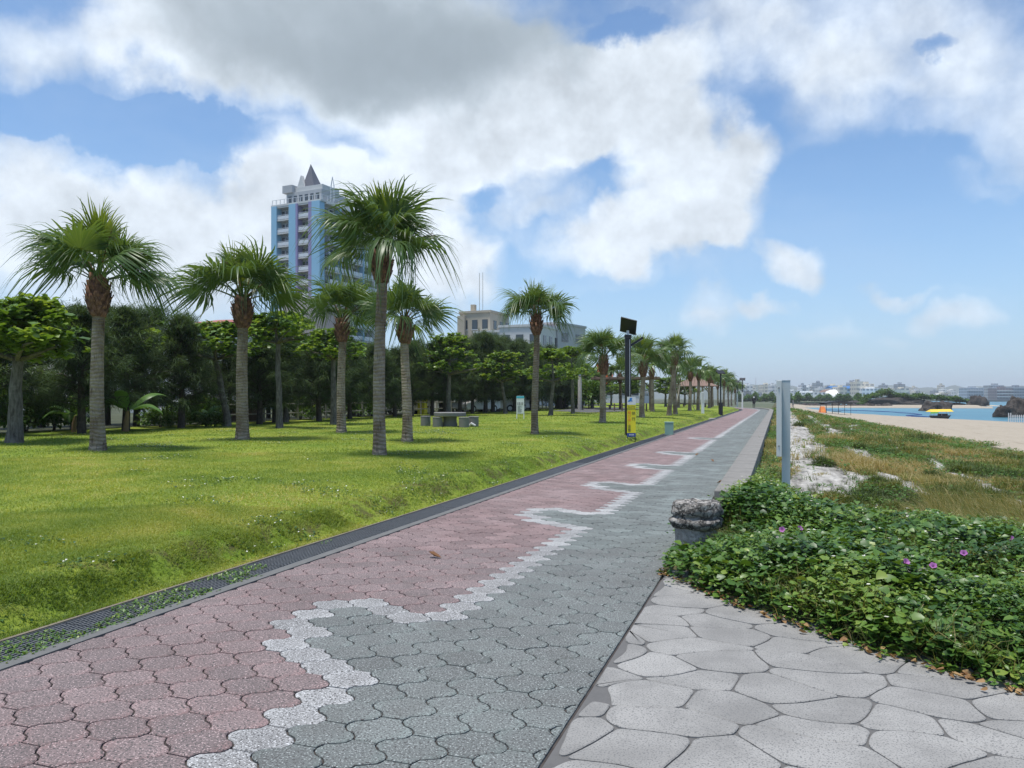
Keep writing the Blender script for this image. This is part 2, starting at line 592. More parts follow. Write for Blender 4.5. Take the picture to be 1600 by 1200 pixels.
def mk_boot(N, out):
    co = N.n('ShaderNodeTexCoord').outputs['Object']
    n = N.noise(N.v('MULTIPLY', co, (6, 6, 2)), 4.0, 5, 0.65).outputs['Fac']
    c = N.ramp(n, [(0.3, (0.06, 0.028, 0.018)), (0.55, (0.18, 0.082, 0.048)), (0.8, (0.36, 0.21, 0.12))])
    principled(N, out, N.v('SCALE', c, scale=N.m('ADD', 0.6, attr(N, 'rnd'))), 0.9, bump=n, bstr=0.6, bdist=0.02)


M_boot = material('palm_leaf_bases', mk_boot)


def bark(name, a, b_):
    def b(N, out):
        co = N.n('ShaderNodeTexCoord').outputs['Object']
        n = N.noise(N.v('MULTIPLY', co, (7, 7, 1.5)), 3.0, 6, 0.65).outputs['Fac']
        l = N.smooth(N.noise(co, 4, 5, 0.6).outputs['Fac'], 0.5, 0.7)
        c = N.mix(N.m('MULTIPLY', l, 0.5), N.ramp(n, [(0.3, a), (0.7, b_)]), tuple(min(1, k * 1.5) for k in b_))
        principled(N, out, c, 0.95, bump=n, bstr=0.7, bdist=0.03, spec=0.2)
    return material(name, b)


M_bark = bark('almond_bark', (0.055, 0.045, 0.038), (0.21, 0.19, 0.165))
M_barkd = bark('ironwood_bark', (0.03, 0.025, 0.022), (0.10, 0.085, 0.07))


def mk_dune_ground(N, out):
    p = gpos(N)
    n = N.noise(p, 1.6, 6, 0.65).outputs['Fac']
    f = N.noise(p, 30, 5, 0.65).outputs['Fac']
    st = N.noise(N.v('MULTIPLY', p, (2.2, 0.5, 1)), 1.5, 7, 0.72).outputs['Fac']
    rockc = N.ramp(st, [(0.32, (0.07, 0.066, 0.06)), (0.44, (0.26, 0.245, 0.22)), (0.6, (0.47, 0.45, 0.41)), (0.8, (0.56, 0.54, 0.5))])
    rockc = N.mix(N.m('MULTIPLY', N.smooth(f, 0.5, 0.7), 0.55), rockc, (0.2, 0.19, 0.165))
    soil = N.ramp(N.m('ADD', N.m('MULTIPLY', n, 0.6), N.m('MULTIPLY', f, 0.4)), [(0.35, (0.045, 0.05, 0.02)), (0.6, (0.11, 0.10, 0.05))])
    sand = N.ramp(N.m('ADD', N.m('MULTIPLY', n, 0.5), N.m('MULTIPLY', f, 0.5)), [(0.3, (0.30, 0.255, 0.195)), (0.7, (0.41, 0.36, 0.285))])
    s = N.n('ShaderNodeSeparateXYZ')
    N.put(s.inputs[0], p)
    wet = N.smooth(s.outputs[2], -1.38, -1.56)
    wr = N.m('MULTIPLY', N.smooth(N.noise(N.v('MULTIPLY', p, (1, 0.12, 1)), 1.3, 6, 0.7).outputs['Fac'], 0.56, 0.7), 0.45)
    sand = N.mix(wr, sand, (0.21, 0.175, 0.125))
    sand = N.mix(N.m('MULTIPLY', wet, 0.6), sand, (0.22, 0.19, 0.15))
    c = N.mix(N.smooth(N.m('ADD', attr(N, 'rock'), N.m('MULTIPLY', N.m('SUBTRACT', n, 0.5), 1.2)), 0.4, 0.6), soil, rockc)
    c = N.mix(N.smooth(N.m('ADD', attr(N, 'sand'), N.m('MULTIPLY', N.m('SUBTRACT', n, 0.5), 0.5)), 0.35, 0.6), c, sand)
    principled(N, out, c, 0.95, bump=N.m('ADD', f, N.m('MULTIPLY', st, 2.0)), bstr=0.6, bdist=0.04, spec=0.2)


M_duneg = material('dune_ground', mk_dune_ground)


def mk_sea(N, out):
    p = gpos(N)
    s = N.n('ShaderNodeSeparateXYZ')
    N.put(s.inputs[0], p)
    w1 = N.noise(N.v('MULTIPLY', p, (1, 0.45, 1)), 0.7, 6, 0.6).outputs['Fac']
    big = N.noise(p, 0.012, 4, 0.6).outputs['Fac']
    c = N.mix(N.smooth(big, 0.35, 0.65), (0.03, 0.14, 0.195), (0.06, 0.20, 0.25))
    principled(N, out, c, 0.32, bump=w1, bstr=0.6, bdist=0.25, spec=0.35)


M_sea = material('sea_water', mk_sea)


def mk_rock(N, out):
    co = N.n('ShaderNodeTexCoord').outputs['Object']
    n = N.noise(co, 1.2, 8, 0.72).outputs['Fac']
    c = N.ramp(n, [(0.35, (0.014, 0.012, 0.011)), (0.55, (0.055, 0.046, 0.04)), (0.75, (0.15, 0.13, 0.11))])
    principled(N, out, c, 0.95, bump=n, bstr=1.0, bdist=0.25)


M_rock = material('dark_rock', mk_rock)


def mk_stump(N, out):
    co = N.n('ShaderNodeTexCoord').outputs['Object']
    v = N.n('ShaderNodeTexVoronoi', feature='DISTANCE_TO_EDGE')
    N.put(v.inputs['Vector'], N.v('ADD', N.v('MULTIPLY', co, (1, 1, 1.3)), N.v('SCALE', N.noise(co, 7, 6, 0.7).outputs['Color'], scale=0.30)))
    v.inputs['Scale'].default_value = 9
    n = N.noise(co, 9, 6, 0.7).outputs['Fac']
    crack = N.m('MULTIPLY', N.smooth(v.outputs['Distance'], 0.16, 0.0), N.smooth(n, 0.25, 0.6))
    fine = N.noise(co, 60, 4, 0.65).outputs['Fac']
    s = N.n('ShaderNodeSeparateXYZ')
    N.put(s.inputs[0], co)
    base = N.ramp(n, [(0.3, (0.19, 0.17, 0.15)), (0.5, (0.42, 0.39, 0.35)), (0.75, (0.60, 0.57, 0.52))])
    base = N.mix(N.m('MULTIPLY', N.smooth(fine, 0.52, 0.68), 0.55), base, (0.07, 0.065, 0.06))
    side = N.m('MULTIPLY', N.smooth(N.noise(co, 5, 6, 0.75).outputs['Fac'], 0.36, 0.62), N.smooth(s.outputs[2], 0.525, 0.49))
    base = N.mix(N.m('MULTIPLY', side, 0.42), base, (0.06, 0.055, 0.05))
    base = N.mix(N.m('MULTIPLY', crack, attr(N, 'cap')), base, (0.02, 0.018, 0.016))
    principled(N, out, base, 0.95, bump=N.m('ADD', fine, N.m('ADD', N.m('MULTIPLY', n, 2.0), N.m('MULTIPLY', N.m('MULTIPLY', crack, attr(N, 'cap')), -3.0))), bstr=0.8, bdist=0.02)


M_stump = material('carved_concrete', mk_stump)


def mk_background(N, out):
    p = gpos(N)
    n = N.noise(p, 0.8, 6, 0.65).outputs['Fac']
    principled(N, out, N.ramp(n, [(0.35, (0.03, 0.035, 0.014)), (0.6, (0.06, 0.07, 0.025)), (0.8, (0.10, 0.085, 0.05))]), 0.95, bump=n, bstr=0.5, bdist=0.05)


M_back = material('dark_dirt_ground', mk_background)  # dark dirt beyond the lawn
M_asphalt = flat('asphalt', (0.085, 0.085, 0.085), 0.9, 0.2, 1.5)


def mk_far(N, out):
    p = gpos(N)
    n = N.noise(p, 0.02, 6, 0.65).outputs['Fac']
    principled(N, out, N.ramp(n, [(0.35, (0.045, 0.07, 0.03)), (0.55, (0.09, 0.10, 0.05)), (0.75, (0.26, 0.25, 0.22))]), 0.95)


M_farland = material('far_land', mk_far)
M_hill = leaf_mat('hill', [(0, (0.05, 0.075, 0.045)), (1, (0.06, 0.085, 0.05))], 0.95, 0.0)


def mk_facade(name, wall, glass, fx, fz, dens=0.62):
    """far facades: rows of windows too small to be told apart"""
    def b(N, out):
        co = N.n('ShaderNodeTexCoord').outputs['Object']
        s = N.n('ShaderNodeSeparateXYZ')
        N.put(s.inputs[0], co)
        h = N.m('ADD', s.outputs[0], s.outputs[1])
        wx = N.m('GREATER_THAN', N.m('FRACT', N.m('MULTIPLY', h, 1 / fx)), 1 - dens)
        wz = N.m('GREATER_THAN', N.m('FRACT', N.m('MULTIPLY', s.outputs[2], 1 / fz)), 0.55)
        up_ = N.m('LESS_THAN', N.m('ABSOLUTE', N.v('DOT_PRODUCT', N.n('ShaderNodeNewGeometry').outputs['True Normal'], (0, 0, 1))), 0.5)
        f = N.m('MULTIPLY', N.m('MULTIPLY', wx, wz), up_)
        n = N.noise(co, 0.3, 4, 0.6).outputs['Fac']
        w = N.v('SCALE', (*wall,), scale=N.m('ADD', 0.85, N.m('MULTIPLY', N.m('ADD', n, N.m('SUBTRACT', objrand(N), 0.5)), 0.3)))
        principled(N, out, N.mix(f, w, (*glass,)), 0.7)
    return material(name, b)


F_white = mk_facade('facade_white', (0.76, 0.76, 0.74), (0.30, 0.33, 0.36), 3.2, 3.2)
F_cream = mk_facade('facade_cream', (0.66, 0.62, 0.52), (0.30, 0.30, 0.29), 4.0, 3.4)
F_grey = mk_facade('facade_grey', (0.38, 0.41, 0.44), (0.17, 0.19, 0.22), 2.6, 3.0)
F_mauve = mk_facade('facade_mauve', (0.29, 0.25, 0.255), (0.12, 0.12, 0.14), 3.0, 3.0)
M_hotelblue = flat('hotel_blue_tiles', (0.26, 0.47, 0.62), 0.55, 0.06, 1.0)
M_hotelviolet = flat('hotel_violet_tiles', (0.27, 0.24, 0.42), 0.6, 0.06, 1.0)
M_plaster = flat('grey_plaster', (0.40, 0.41, 0.42), 0.85, 0.12, 0.5)
M_plasterb = flat('beige_plaster', (0.44, 0.38, 0.29), 0.85, 0.15, 0.5)
M_plasterw = flat('pale_plaster', (0.55, 0.55, 0.53), 0.85, 0.12, 0.5)
M_brick = flat('red_brown_tile', (0.23, 0.12, 0.10), 0.85, 0.12, 0.5)
M_slate = flat('slate_roof', (0.10, 0.105, 0.125), 0.7, 0.15, 1.0)
M_redroof = flat('red_roof', (0.30, 0.10, 0.08), 0.8, 0.15, 1.0)
M_tin = flat('corrugated_tin', (0.45, 0.49, 0.52), 0.45, 0.1, 2.0)
M_rail = flat('rail_white', (0.62, 0.64, 0.66), 0.5, 0.05, 1)


def mk_glass(N, out):
    principled(N, out, (0.035, 0.045, 0.055), 0.08, spec=0.8)


M_glass = material('window_glass', mk_glass)
M_skin = flat('skin', (0.35, 0.2, 0.14), 0.6, 0.05)
M_cloth = flat('dark_cloth', (0.02, 0.02, 0.024), 0.9, 0.1)
M_orange = flat('orange_fabric', (0.70, 0.22, 0.06), 0.8, 0.1)
M_canopy = flat('yellow_fabric', (0.75, 0.50, 0.05), 0.7, 0.1)
M_kgreen = flat('green_hull', (0.20, 0.50, 0.08), 0.45, 0.1)
M_rope = flat('blue_float', (0.01, 0.035, 0.18), 0.5, 0.1)
M_hull = flat('dark_hull', (0.04, 0.055, 0.065), 0.5, 0.2)
M_carw = flat('white_car_paint', (0.68, 0.68, 0.68), 0.3, 0.03, 1, spec=0.6)
M_rubber = flat('rubber', (0.02, 0.02, 0.02), 0.9, 0.1)
M_net = flat('shade_net', (0.05, 0.055, 0.06), 0.9, 0.15)


# ------------------------------------------------------------------ the lie of the land
def bend(y):
    """the promenade swings left far away"""
    return -((y - 100.0) ** 2) / 230.0 if y > 100 else 0.0


PL, PR = -4.18, -0.95                          # paved width
DL = -4.66                                     # far edge of the drain


def sm(a, b, x):
    t = min(1.0, max(0.0, (x - a) / (b - a)))
    return t * t * (3 - 2 * t)


def nz(x, y, s, seed=0.0):
    return mnoise.noise(Vector((x * s + seed, y * s - seed, seed * 0.7)))


def lawn_z(X, Y):
    x = X - bend(Y)
    z = 0.22 * sm(-4.74, -5.15, x) + 0.12 * sm(-5.0, -6.6, x) + 0.08 * sm(-6, -12, x)
    amp = sm(-4.74, -5.1, x)
    z += amp * (0.025 * nz(X, Y, 0.9, 3) + 0.03 * nz(X, Y, 0.25, 5))
    bank = sm(-4.76, -4.95, x) * (1 - sm(-5.2, -5.7, x))
    z += bank * (0.018 * nz(X, Y, 3.1, 8) + 0.016 * nz(X, Y, 8.0, 2))
    return z


def rockm(X, Y):
    r = max(0, 1 - abs(X - 1.0 - 0.5 * nz(0, Y, 0.2, 1)) / 1.25)
    r = max(r, 0.85 * max(0, 1 - abs(X - 2.9 - 0.9 * nz(0, Y, 0.15, 4)) / 0.6))
    r = max(r, 0.8 * max(0, 1 - abs(X - 4.9 - 1.0 * nz(0, Y, 0.12, 6)) / 0.4))
    r = min(1, r * 1.7) * sm(10.5, 13.0, Y) * (0.35 + 0.65 * sm(-0.25, 0.2, nz(X, Y, 0.28, 17) + (0.35 if X < 1.7 else 0)))
    return r


def sandline(Y):
    """X where the dune plants give way to sand"""
    return 12.0 - 9.3 * sm(30, 135, Y) + 0.8 * nz(0, Y, 0.12, 9)


def shore(Y):
    pts = [(-50, 60), (60, 50), (122, 32), (165, 14.5), (223, 4.5), (300, -4), (400, -8)]
    for (a, b), (c, d) in zip(pts, pts[1:]):
        if Y <= c: return b + (d - b) * (Y - a) / (c - a)
    return pts[-1][1]


def dune_z(X, Y):
    slope = -0.30 - 0.10 * sm(0.3, 2.2, X) - 0.12 * sm(2.4, 3.2, X) - 0.2 * sm(3.3, 6.5, X) - 0.35 * sm(6, 11, X)
    slope += (0.06 * nz(X, Y, 0.5, 2) + 0.03 * nz(X, Y, 1.7, 4)) * sm(9, 12, Y)
    slope += 0.25 * sm(20, 60, Y) * math.exp(-((X - (sandline(Y) * 0.55)) / 2.5) ** 2)
    sx = shore(Y)
    s0 = max(sandline(Y), 1)
    k = sm(s0 + (sx - s0) * 0.35, sx + 2, X)
    slope = slope * (1 - k) + k * (-1.72)
    near = sm(12.5, 7.5, Y)
    e = edge_dist(X, Y)
    up_ = 0.03 + 0.08 * sm(0.2, 1.6, e) - 0.35 * sm(0.10, -0.06, e)
    return slope * (1 - near) + up_ * near


EDGE = [(-1.02, 6.9), (-0.4, 6.12), (0.1, 5.56), (0.61, 5.1), (1.14, 4.72), (1.6, 4.45), (2.4, 4.1), (4.0, 3.6)]   # where the weeds meet the flagstones


def edge_y(X):
    if X <= EDGE[0][0]: return EDGE[0][1]
    for (a, b), (c, d) in zip(EDGE, EDGE[1:]):
        if X <= c: return b + (d - b) * (X - a) / (c - a)
    return EDGE[-1][1]


def edge_dist(X, Y):
    return (Y - edge_y(X)) * 0.8


def grid(name, xs, ys, zf, mat, attrs=None, kind='structure', bendx=False):
    nx, ny = len(xs), len(ys)
    V = np.empty((nx * ny, 3), dtype=np.float32)
    at_ = {k: np.zeros(nx * ny) for k in (attrs or {})}
    i = 0
    for y in ys:
        b = bend(y) if bendx else 0.0
        for x in xs:
            X = x + b
            V[i] = (X, y, zf(X, y))
            for k, fn in (attrs or {}).items(): at_[k][i] = fn(X, y)
            i += 1
    F = []
    idx = np.arange(nx * ny).reshape(ny, nx)
    F = np.stack([idx[:-1, :-1], idx[:-1, 1:], idx[1:, 1:], idx[1:, :-1]], -1).reshape(-1, 4)
    o = link(name, np_mesh(name, V, F, mat, True, at_))
    tag(o, kind=kind)
    return o


def spaced(a, b, d0, grow, dmax):
    out = [a]
    d = d0
    while out[-1] < b:
        out.append(out[-1] + d)
        d = min(dmax, d * grow)
    out[-1] = b
    return out


# sea and far ground
sea = MB().add([(-200, -400, -1.6), (9000, -400, -1.6), (9000, 9000, -1.6), (-200, 9000, -1.6)], [(0, 1, 2, 3)]).build('sea', M_sea)
tag(sea, kind='structure')
land = MB().prism([(-6000, -400), (-26, -400), (-26, 104), (-1.2, 104), (1.0, 235), (1.0, 300), (-4, 400), (36, 455), (46, 520), (60, 900), (420, 960), (5000, 1100), (8500, 8500), (-6000, 8500)][::1], -3, -0.55).build('ground', M_farland)
tag(land, kind='structure')

lawn = grid('lawn', [-24.0, -21, -19, -17, -15, -13, -11.5, -10, -9, -8.2, -7.5, -6.9, -6.4, -6.0] + list(np.arange(-5.8, -4.69, 0.07)) + [-4.675],
            spaced(-4, 232, 0.12, 1.02, 2.5), lawn_z, M_lawn, {'soil': lambda X, Y: 0.75 * sm(-4.8, -4.9, X - bend(Y)) * (1 - sm(-5.15, -5.5, X - bend(Y)))}, bendx=True)
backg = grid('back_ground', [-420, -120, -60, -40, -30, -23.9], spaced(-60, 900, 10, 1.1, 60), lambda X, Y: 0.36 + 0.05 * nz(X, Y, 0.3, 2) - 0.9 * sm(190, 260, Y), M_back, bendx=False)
dune = grid('beach', [-0.98, -0.7] + spaced(-0.45, 62, 0.11, 1.045, 2.5), spaced(3.4, 330, 0.12, 1.025, 3.0), dune_z, M_duneg,
            {'rock': rockm, 'sand': lambda X, Y: sm(sandline(Y) - 1.3, sandline(Y) + 0.4, X) * sm(12, 20, Y)})

# ------------------------------------------------------------------ promenade: border, drain, pavers
ys = spaced(-3, 230, 1.0, 1.0, 1.0)


def strip(name, x0, x1, z, mat, y0=-3.0, y1=230.0, step=1.0, kind='structure', thick=None):
    mb = MB()
    yy = [y0]
    while yy[-1] < y1:
        yy.append(min(y1, yy[-1] + (step if yy[-1] > 90 else 8)))
    vs, fs = [], []
    for y in yy:
        b = bend(y)
        vs += [(x0 + b, y, z), (x1 + b, y, z)]
    n = len(yy)
    fs = [(2 * i, 2 * i + 1, 2 * i + 3, 2 * i + 2) for i in range(n - 1)]
    if thick:
        k = len(vs)
        vs += [(a, b_, c - thick) for a, b_, c in vs]
        fs += [(2 * i, 2 * i + 2, k + 2 * i + 2, k + 2 * i) for i in range(n - 1)]
        fs += [(2 * i + 1, k + 2 * i + 1, k + 2 * i + 3, 2 * i + 3) for i in range(n - 1)]
        fs += [(0, k, k + 1, 1), (2 * n - 2, 2 * n - 1, k + 2 * n - 1, k + 2 * n - 2)]
    mb.add(vs, fs)
    o = mb.build(name, mat)
    return tag(o, kind=kind) if kind else o


PY, PX = 0.26, 0.233
HALF = (0.06, 0.13)
TIPX = PX - HALF[0]                            # hexagon tip at +-TIPX


def wavy(p, q, amp, n):
    out = []
    dx, dy = q[0] - p[0], q[1] - p[1]
    L = math.hypot(dx, dy)
    nx, ny = dy / L, -dx / L
    for i in range(n):
        t = i / n
        o = amp * math.sin(2 * math.pi * t) + 0.0022 * math.sin(6 * math.pi * t)
        out.append((p[0] + dx * t + nx * o, p[1] + dy * t + ny * o))
    return out


def paver_outline(n=8, gap=0.0028):
    a, h, t = HALF[0], HALF[1], TIPX
    # counter-clockwise; bulge out at the side tips, in at the flats
    pts = wavy((-a, -h), (a, -h), 0.0, 2)
    pts += wavy((a, -h), (t, 0), -0.0135, n)
    pts += wavy((t, 0), (a, h), 0.0135, n)
    pts += wavy((a, h), (-a, h), 0.0, 2)
    pts += wavy((-a, h), (-t, 0), -0.0135, n)
    pts += wavy((-t, 0), (-a, -h), 0.0135, n)
    return pts


def shrink(pts, g):
    n = len(pts)
    out = []
    for i in range(n):
        (ax, ay), (bx, by), (cx_, cy_) = pts[i - 1], pts[i], pts[(i + 1) % n]
        t = Vector((cx_ - ax, cy_ - ay))
        if t.length < 1e-9:
            out.append((bx, by))
            continue
        t.normalize()
        out.append((bx - t.y * g, by + t.x * g))
    return out


def clip(pts, axis, lim, keep_less):
    out = []
    n = len(pts)
    ins = lambda p: (p[axis] <= lim) if keep_less else (p[axis] >= lim)
    for i in range(n):
        p, q = pts[i], pts[(i + 1) % n]
        if ins(p): out.append(p)
        if ins(p) != ins(q):
            t = (lim - p[axis]) / (q[axis] - p[axis])
            out.append((p[0] + (q[0] - p[0]) * t, p[1] + (q[1] - p[1]) * t))
    return out


def slab(pts, top=0.0, bev=0.006, depth=0.02, jag=0.0, gap=0.0046):
    """one paving piece: bevelled top, sides"""
    o = shrink(pts, gap)
    if jag:
        o = [(x + random.uniform(-jag, jag), y + random.uniform(-jag, jag)) for x, y in o]
    inner = shrink(o, bev)
    n = len(o)
    vs = [(x, y, top) for x, y in inner] + [(x, y, top - bev * 0.7) for x, y in o] + [(x, y, top - depth) for x, y in o]
    fs = [tuple(range(n))]
    for r in (0, 1):
        fs += [(r * n + i, (r + 1) * n + i, (r + 1) * n + (i + 1) % n, r * n + (i + 1) % n) for i in range(n)]
    return vs, fs


tips = [4.76, 10.0, 13.7, 17.7, 22.1, 30.4]


BASES = [2.94 + 0.26 * round((ty - 1.04 - 2.94) / 0.26) for ty in tips]


def paver_kind(k, y):
    if k >= 5: return 'g'
    for T in BASES:
        q = y - T
        if -0.05 < q < 1.56:
            lo, hi = {4: (0.0, 1.30), 3: (0.13, 1.17), 2: (0.26, 1.30), 1: (0.65, 1.43), 0: (1.30, 1.30)}.get(k, (9, 9))
            if k == 4: return 'g' if 0.2 < q < 1.2 else 'w'
            if k == 0: return 'w' if 0.7 < q < 1.4 else 'r'
            if k < 0: return 'r'
            if abs(q - lo) < 0.07 or abs(q - hi) < 0.07 or (k == 1 and abs(q - 0.39) < 0.07): return 'w'
            return 'g' if lo < q < hi else 'r'
    return 'w' if k == 4 else 'r'


def paver_kind_old(k, y):
    """column k (0 at X=-3.163), row position y -> colour"""
    b = 4.0
    lower = upper = None
    for ty in tips:
        d = y - ty
        if d < -1.2 or d > 0.75: continue
        if d <= 0:   b = min(b, 4.0 - (1.2 + d) / 0.26 * 1.05)
        else:        b = min(b, 0.2 + max(0, d - 0.30) / 0.5 * 4.3)
    b = max(0.0, b)
    kk = k - b
    return 'w' if -0.55 < kk <= 0.5 else ('r' if kk < 0 else 'g')


# the paved strip is one structure; the stones lie in it
path = strip('path', PL - 0.02, PR + 0.02, -0.014, M_grout)
border = strip('kerb_edging', PL - 0.10, PL - 0.003, 0.004, M_edgeg, thick=0.1)
# drain channel with grating panels
drain = empty('drain_channel', (0, 0, 0), 0, 'long steel grated drain channel between the lawn bank and the paving', 'drain')
strip('channel_bed', DL, PL - 0.10, -0.10, M_dark, kind=None).parent = drain
strip('channel_edge', DL - 0.03, DL, 0.008, M_edge, kind=None, thick=0.12).parent = drain


def grate_mesh(n_bars, cross):
    mb = MB()
    x0, x1 = DL + 0.008, PL - 0.108
    for i in range(n_bars):
        x = x0 + (x1 - x0) * (i + 0.5) / n_bars
        mb.box(x - 0.006, x + 0.006, 0.006, 0.994, -0.035, -0.004)
    for i in range(cross):
        y = (i + 0.5) / cross
        mb.box(x0, x1, y - 0.003, y + 0.003, -0.016, -0.007)
    mb.box(x0 - 0.006, x0, 0.004, 0.996, -0.04, -0.001)
    mb.box(x1, x1 + 0.006, 0.004, 0.996, -0.04, -0.001)
    return mb.mesh('grating', M_steel)


g_near, g_far = grate_mesh(10, 22), grate_mesh(6, 3)
for i in range(0, 118):
    y = 1.0 + i
    if y > 113: break
    link('grating', g_near if y < 18 else g_far, drain, (bend(y), y, 0.001), (0, 0, -math.atan((bend(y + 1) - bend(y)))* -1))

outl = paver_outline()
outl_far = paver_outline(4)
mats = {'r': M_red, 'w': M_white, 'g': M_green}
full = {}
cand = []
for k in range(-6, 12):
    cx_ = -3.163 + PX * k
    j0 = 0.0 if k % 2 == 0 else PY / 2
    if cx_ < PL - 0.2 or cx_ > PR + 0.2: continue
    y = 2.94 + j0 - PY * 9
    while y < 61.8:
        cand.append((k, cx_, y))
        y += PY


def in_view(X, Y):
    d = -X * math.sin(YAW) + Y * math.cos(YAW)
    u = X * math.cos(YAW) + Y * math.sin(YAW)
    if d < 0.5: return False
    px, py = 800 + 1200 * u / d, 622 + 1200 * EYE / d
    return -900 < px < 2500 and py < 2300


def framed(X, Y):
    d = -X * math.sin(YAW) + Y * math.cos(YAW)
    u = X * math.cos(YAW) + Y * math.sin(YAW)
    return d > 0.5 and -60 < 800 + 1200 * u / d < 1660 and 622 + 1200 * EYE / d < 1235


cand = [c for c in cand if in_view(c[1], c[2])]
cand.sort(key=lambda c: (not framed(c[1], c[2]), c[1] ** 2 + c[2] ** 2))
red_shared = {}
far_bins = {'r': [[], [], []], 'w': [[], [], []], 'g': [[], [], []]}
for i, (k, X, Y) in enumerate(cand):
    kd = paver_kind(k, Y)
    near = i < 300
    ol = outl if Y < 14 else outl_far
    whole = X - TIPX - 0.02 > PL and X + TIPX + 0.02 < PR
    dz = random.uniform(-0.0022, 0.0018)
    if near and whole:
        key = kd
        if key not in full:
            vs, fs = slab(ol)
            me = bpy.data.meshes.new('paver')
            me.from_pydata(vs, [], fs)
            me.materials.append(mats[kd])
            full[key] = me
        link('paver', full[key], path, (X, Y, dz), (random.uniform(-.006, .006), random.uniform(-.006, .006), random.uniform(-.006, .006)))
        continue
    pts = [(x + X, y + Y) for x, y in ol]
    pts = clip(clip(pts, 0, PL, False), 0, PR + 0.03 * math.sin(Y * 9) * 0, True)
    if len(pts) < 3 or abs(sum(a[0] * b[1] - b[0] * a[1] for a, b in zip(pts, pts[1:] + pts[:1]))) < 0.004: continue
    if near:
        vs, fs = slab([(x - X, y - Y) for x, y in pts])
        me = bpy.data.meshes.new('paver')
        me.from_pydata(vs, [], fs)
        me.materials.append(mats[kd])
        link('paver', me, path, (X, Y, dz))
    else:
        vs, fs = slab(pts, dz, 0.005, 0.014)
        B = far_bins[kd]
        b0 = len(B[0])
        B[0] += vs
        B[1] += [tuple(q + b0 for q in f) for f in fs]
        B[2] += [random.random()] * len(vs)
for kd, (vs, fs, rr) in far_bins.items():
    me = bpy.data.meshes.new('paver')
    me.from_pydata(vs, [], fs)
    a = me.attributes.new('rnd', 'FLOAT', 'POINT')
    a.data.foreach_set('value', rr)
    me.materials.append(mats[kd])
    o = link('paver_field', me, path)
    tag(o, kind='stuff')
# beyond 60 m the stones merge
for nm, xa, xb, mt in (('red_paving', PL, -2.32, M_red), ('white_paving', -2.32, -2.06, M_white), ('green_paving', -2.06, PR, M_green)):
    o = strip(nm, xa, xb, -0.003, mt, 61.7, 230, kind=None)
    o.parent = path
    tag(o, kind='stuff')

# ------------------------------------------------------------------ flagstone apron
apron = MB().prism([(PR + 0.01, -2.0), (5.0, -2.0), (5.0, 4.6), (2.6, 5.0), (1.2, 5.9), (0.2, 6.6), (-0.3, 7.2), (PR + 0.01, 7.6)], -0.1, -0.010).build('forecourt', M_joint)
tag(apron, kind='structure')
fr = random.Random(5)
sites = []
# poisson-like sites, stretched along X
tries = 0
while tries < 6000:
    tries += 1
    p = (fr.uniform(-1.3, 4.6), fr.uniform(0.6, 7.8))
    s = 0.55 + 0.9 * fr.random()
    if all(((p[0] - q[0]) / 0.37) ** 2 + ((p[1] - q[1]) / 0.27) ** 2 > 1.0 * s for q in sites): sites.append(p)


def halfplane(pts, p, q):
    """keep the side of p of the bisector p|q (metric stretched like the sites)"""
    sx, sy = 1 / 0.37, 1 / 0.27
    mx, my = (p[0] + q[0]) / 2, (p[1] + q[1]) / 2
    nx, ny = (q[0] - p[0]) * sx * sx, (q[1] - p[1]) * sy * sy
    f = lambda a: (a[0] - mx) * nx + (a[1] - my) * ny
    out = []
    for i in range(len(pts)):
        a, b = pts[i], pts[(i + 1) % len(pts)]
        fa, fb = f(a), f(b)
        if fa <= 0: out.append(a)
        if (fa <= 0) != (fb <= 0):
            t = fa / (fa - fb)
            out.append((a[0] + (b[0] - a[0]) * t, a[1] + (b[1] - a[1]) * t))
    return out


def wob(p):
    return (p[0] + 0.09 * nz(p[0], p[1], 2.3, 1.3), p[1] + 0.09 * nz(p[0], p[1], 2.3, 7.7))


def poly_area(p):
    return 0.5 * sum(a[0] * b[1] - b[0] * a[1] for a, b in zip(p, p[1:] + p[:1]))


for p in sites:
    cell = [(p[0] - 2, p[1] - 2), (p[0] + 2, p[1] - 2), (p[0] + 2, p[1] + 2), (p[0] - 2, p[1] + 2)]
    for q in sites:
        if q is not p and abs(q[0] - p[0]) < 2 and abs(q[1] - p[1]) < 2: cell = halfplane(cell, p, q)
    cell = clip(clip(cell, 0, PR + 0.012 + 0.0, False), 1, 7.5, True)
    if len(cell) < 3 or poly_area(cell) < 0.02: continue
    # inset, then round the corners
    cen = (sum(a[0] for a in cell) / len(cell), sum(a[1] for a in cell) / len(cell))
    if not in_view(*cen) and not any(in_view(*a) for a in cell): continue
    edgecell = min(a[0] for a in cell) < PR + 0.03
    dense = []
    for a, b in zip(cell, cell[1:] + cell[:1]):
        n = max(2, int(math.hypot(b[0] - a[0], b[1] - a[1]) / 0.03))
        dense += [(a[0] + (b[0] - a[0]) * i / n, a[1] + (b[1] - a[1]) * i / n) for i in range(n)]
    pts = shrink(dense, 0.0012)
    for _ in range(2):
        pts = [((a[0] + 2 * b[0] + c[0]) / 4, (a[1] + 2 * b[1] + c[1]) / 4) for a, b, c in zip(pts[-1:] + pts[:-1], pts, pts[1:] + pts[:1])]
    pts = [wob(a) for a in pts]
    pts = clip(pts, 0, PR + 0.014, False)
    if len(pts) < 4: continue
    vs, fs = slab([(x - cen[0], y - cen[1]) for x, y in pts], 0, 0.006, 0.02, 0.0014, 0.0036)
    me = bpy.data.meshes.new('flagstone')
    me.from_pydata(vs, [], fs)
    me.materials.append(M_flag)
    link('flagstone', me, apron, (cen[0], cen[1], fr.uniform(-.002, .002)))

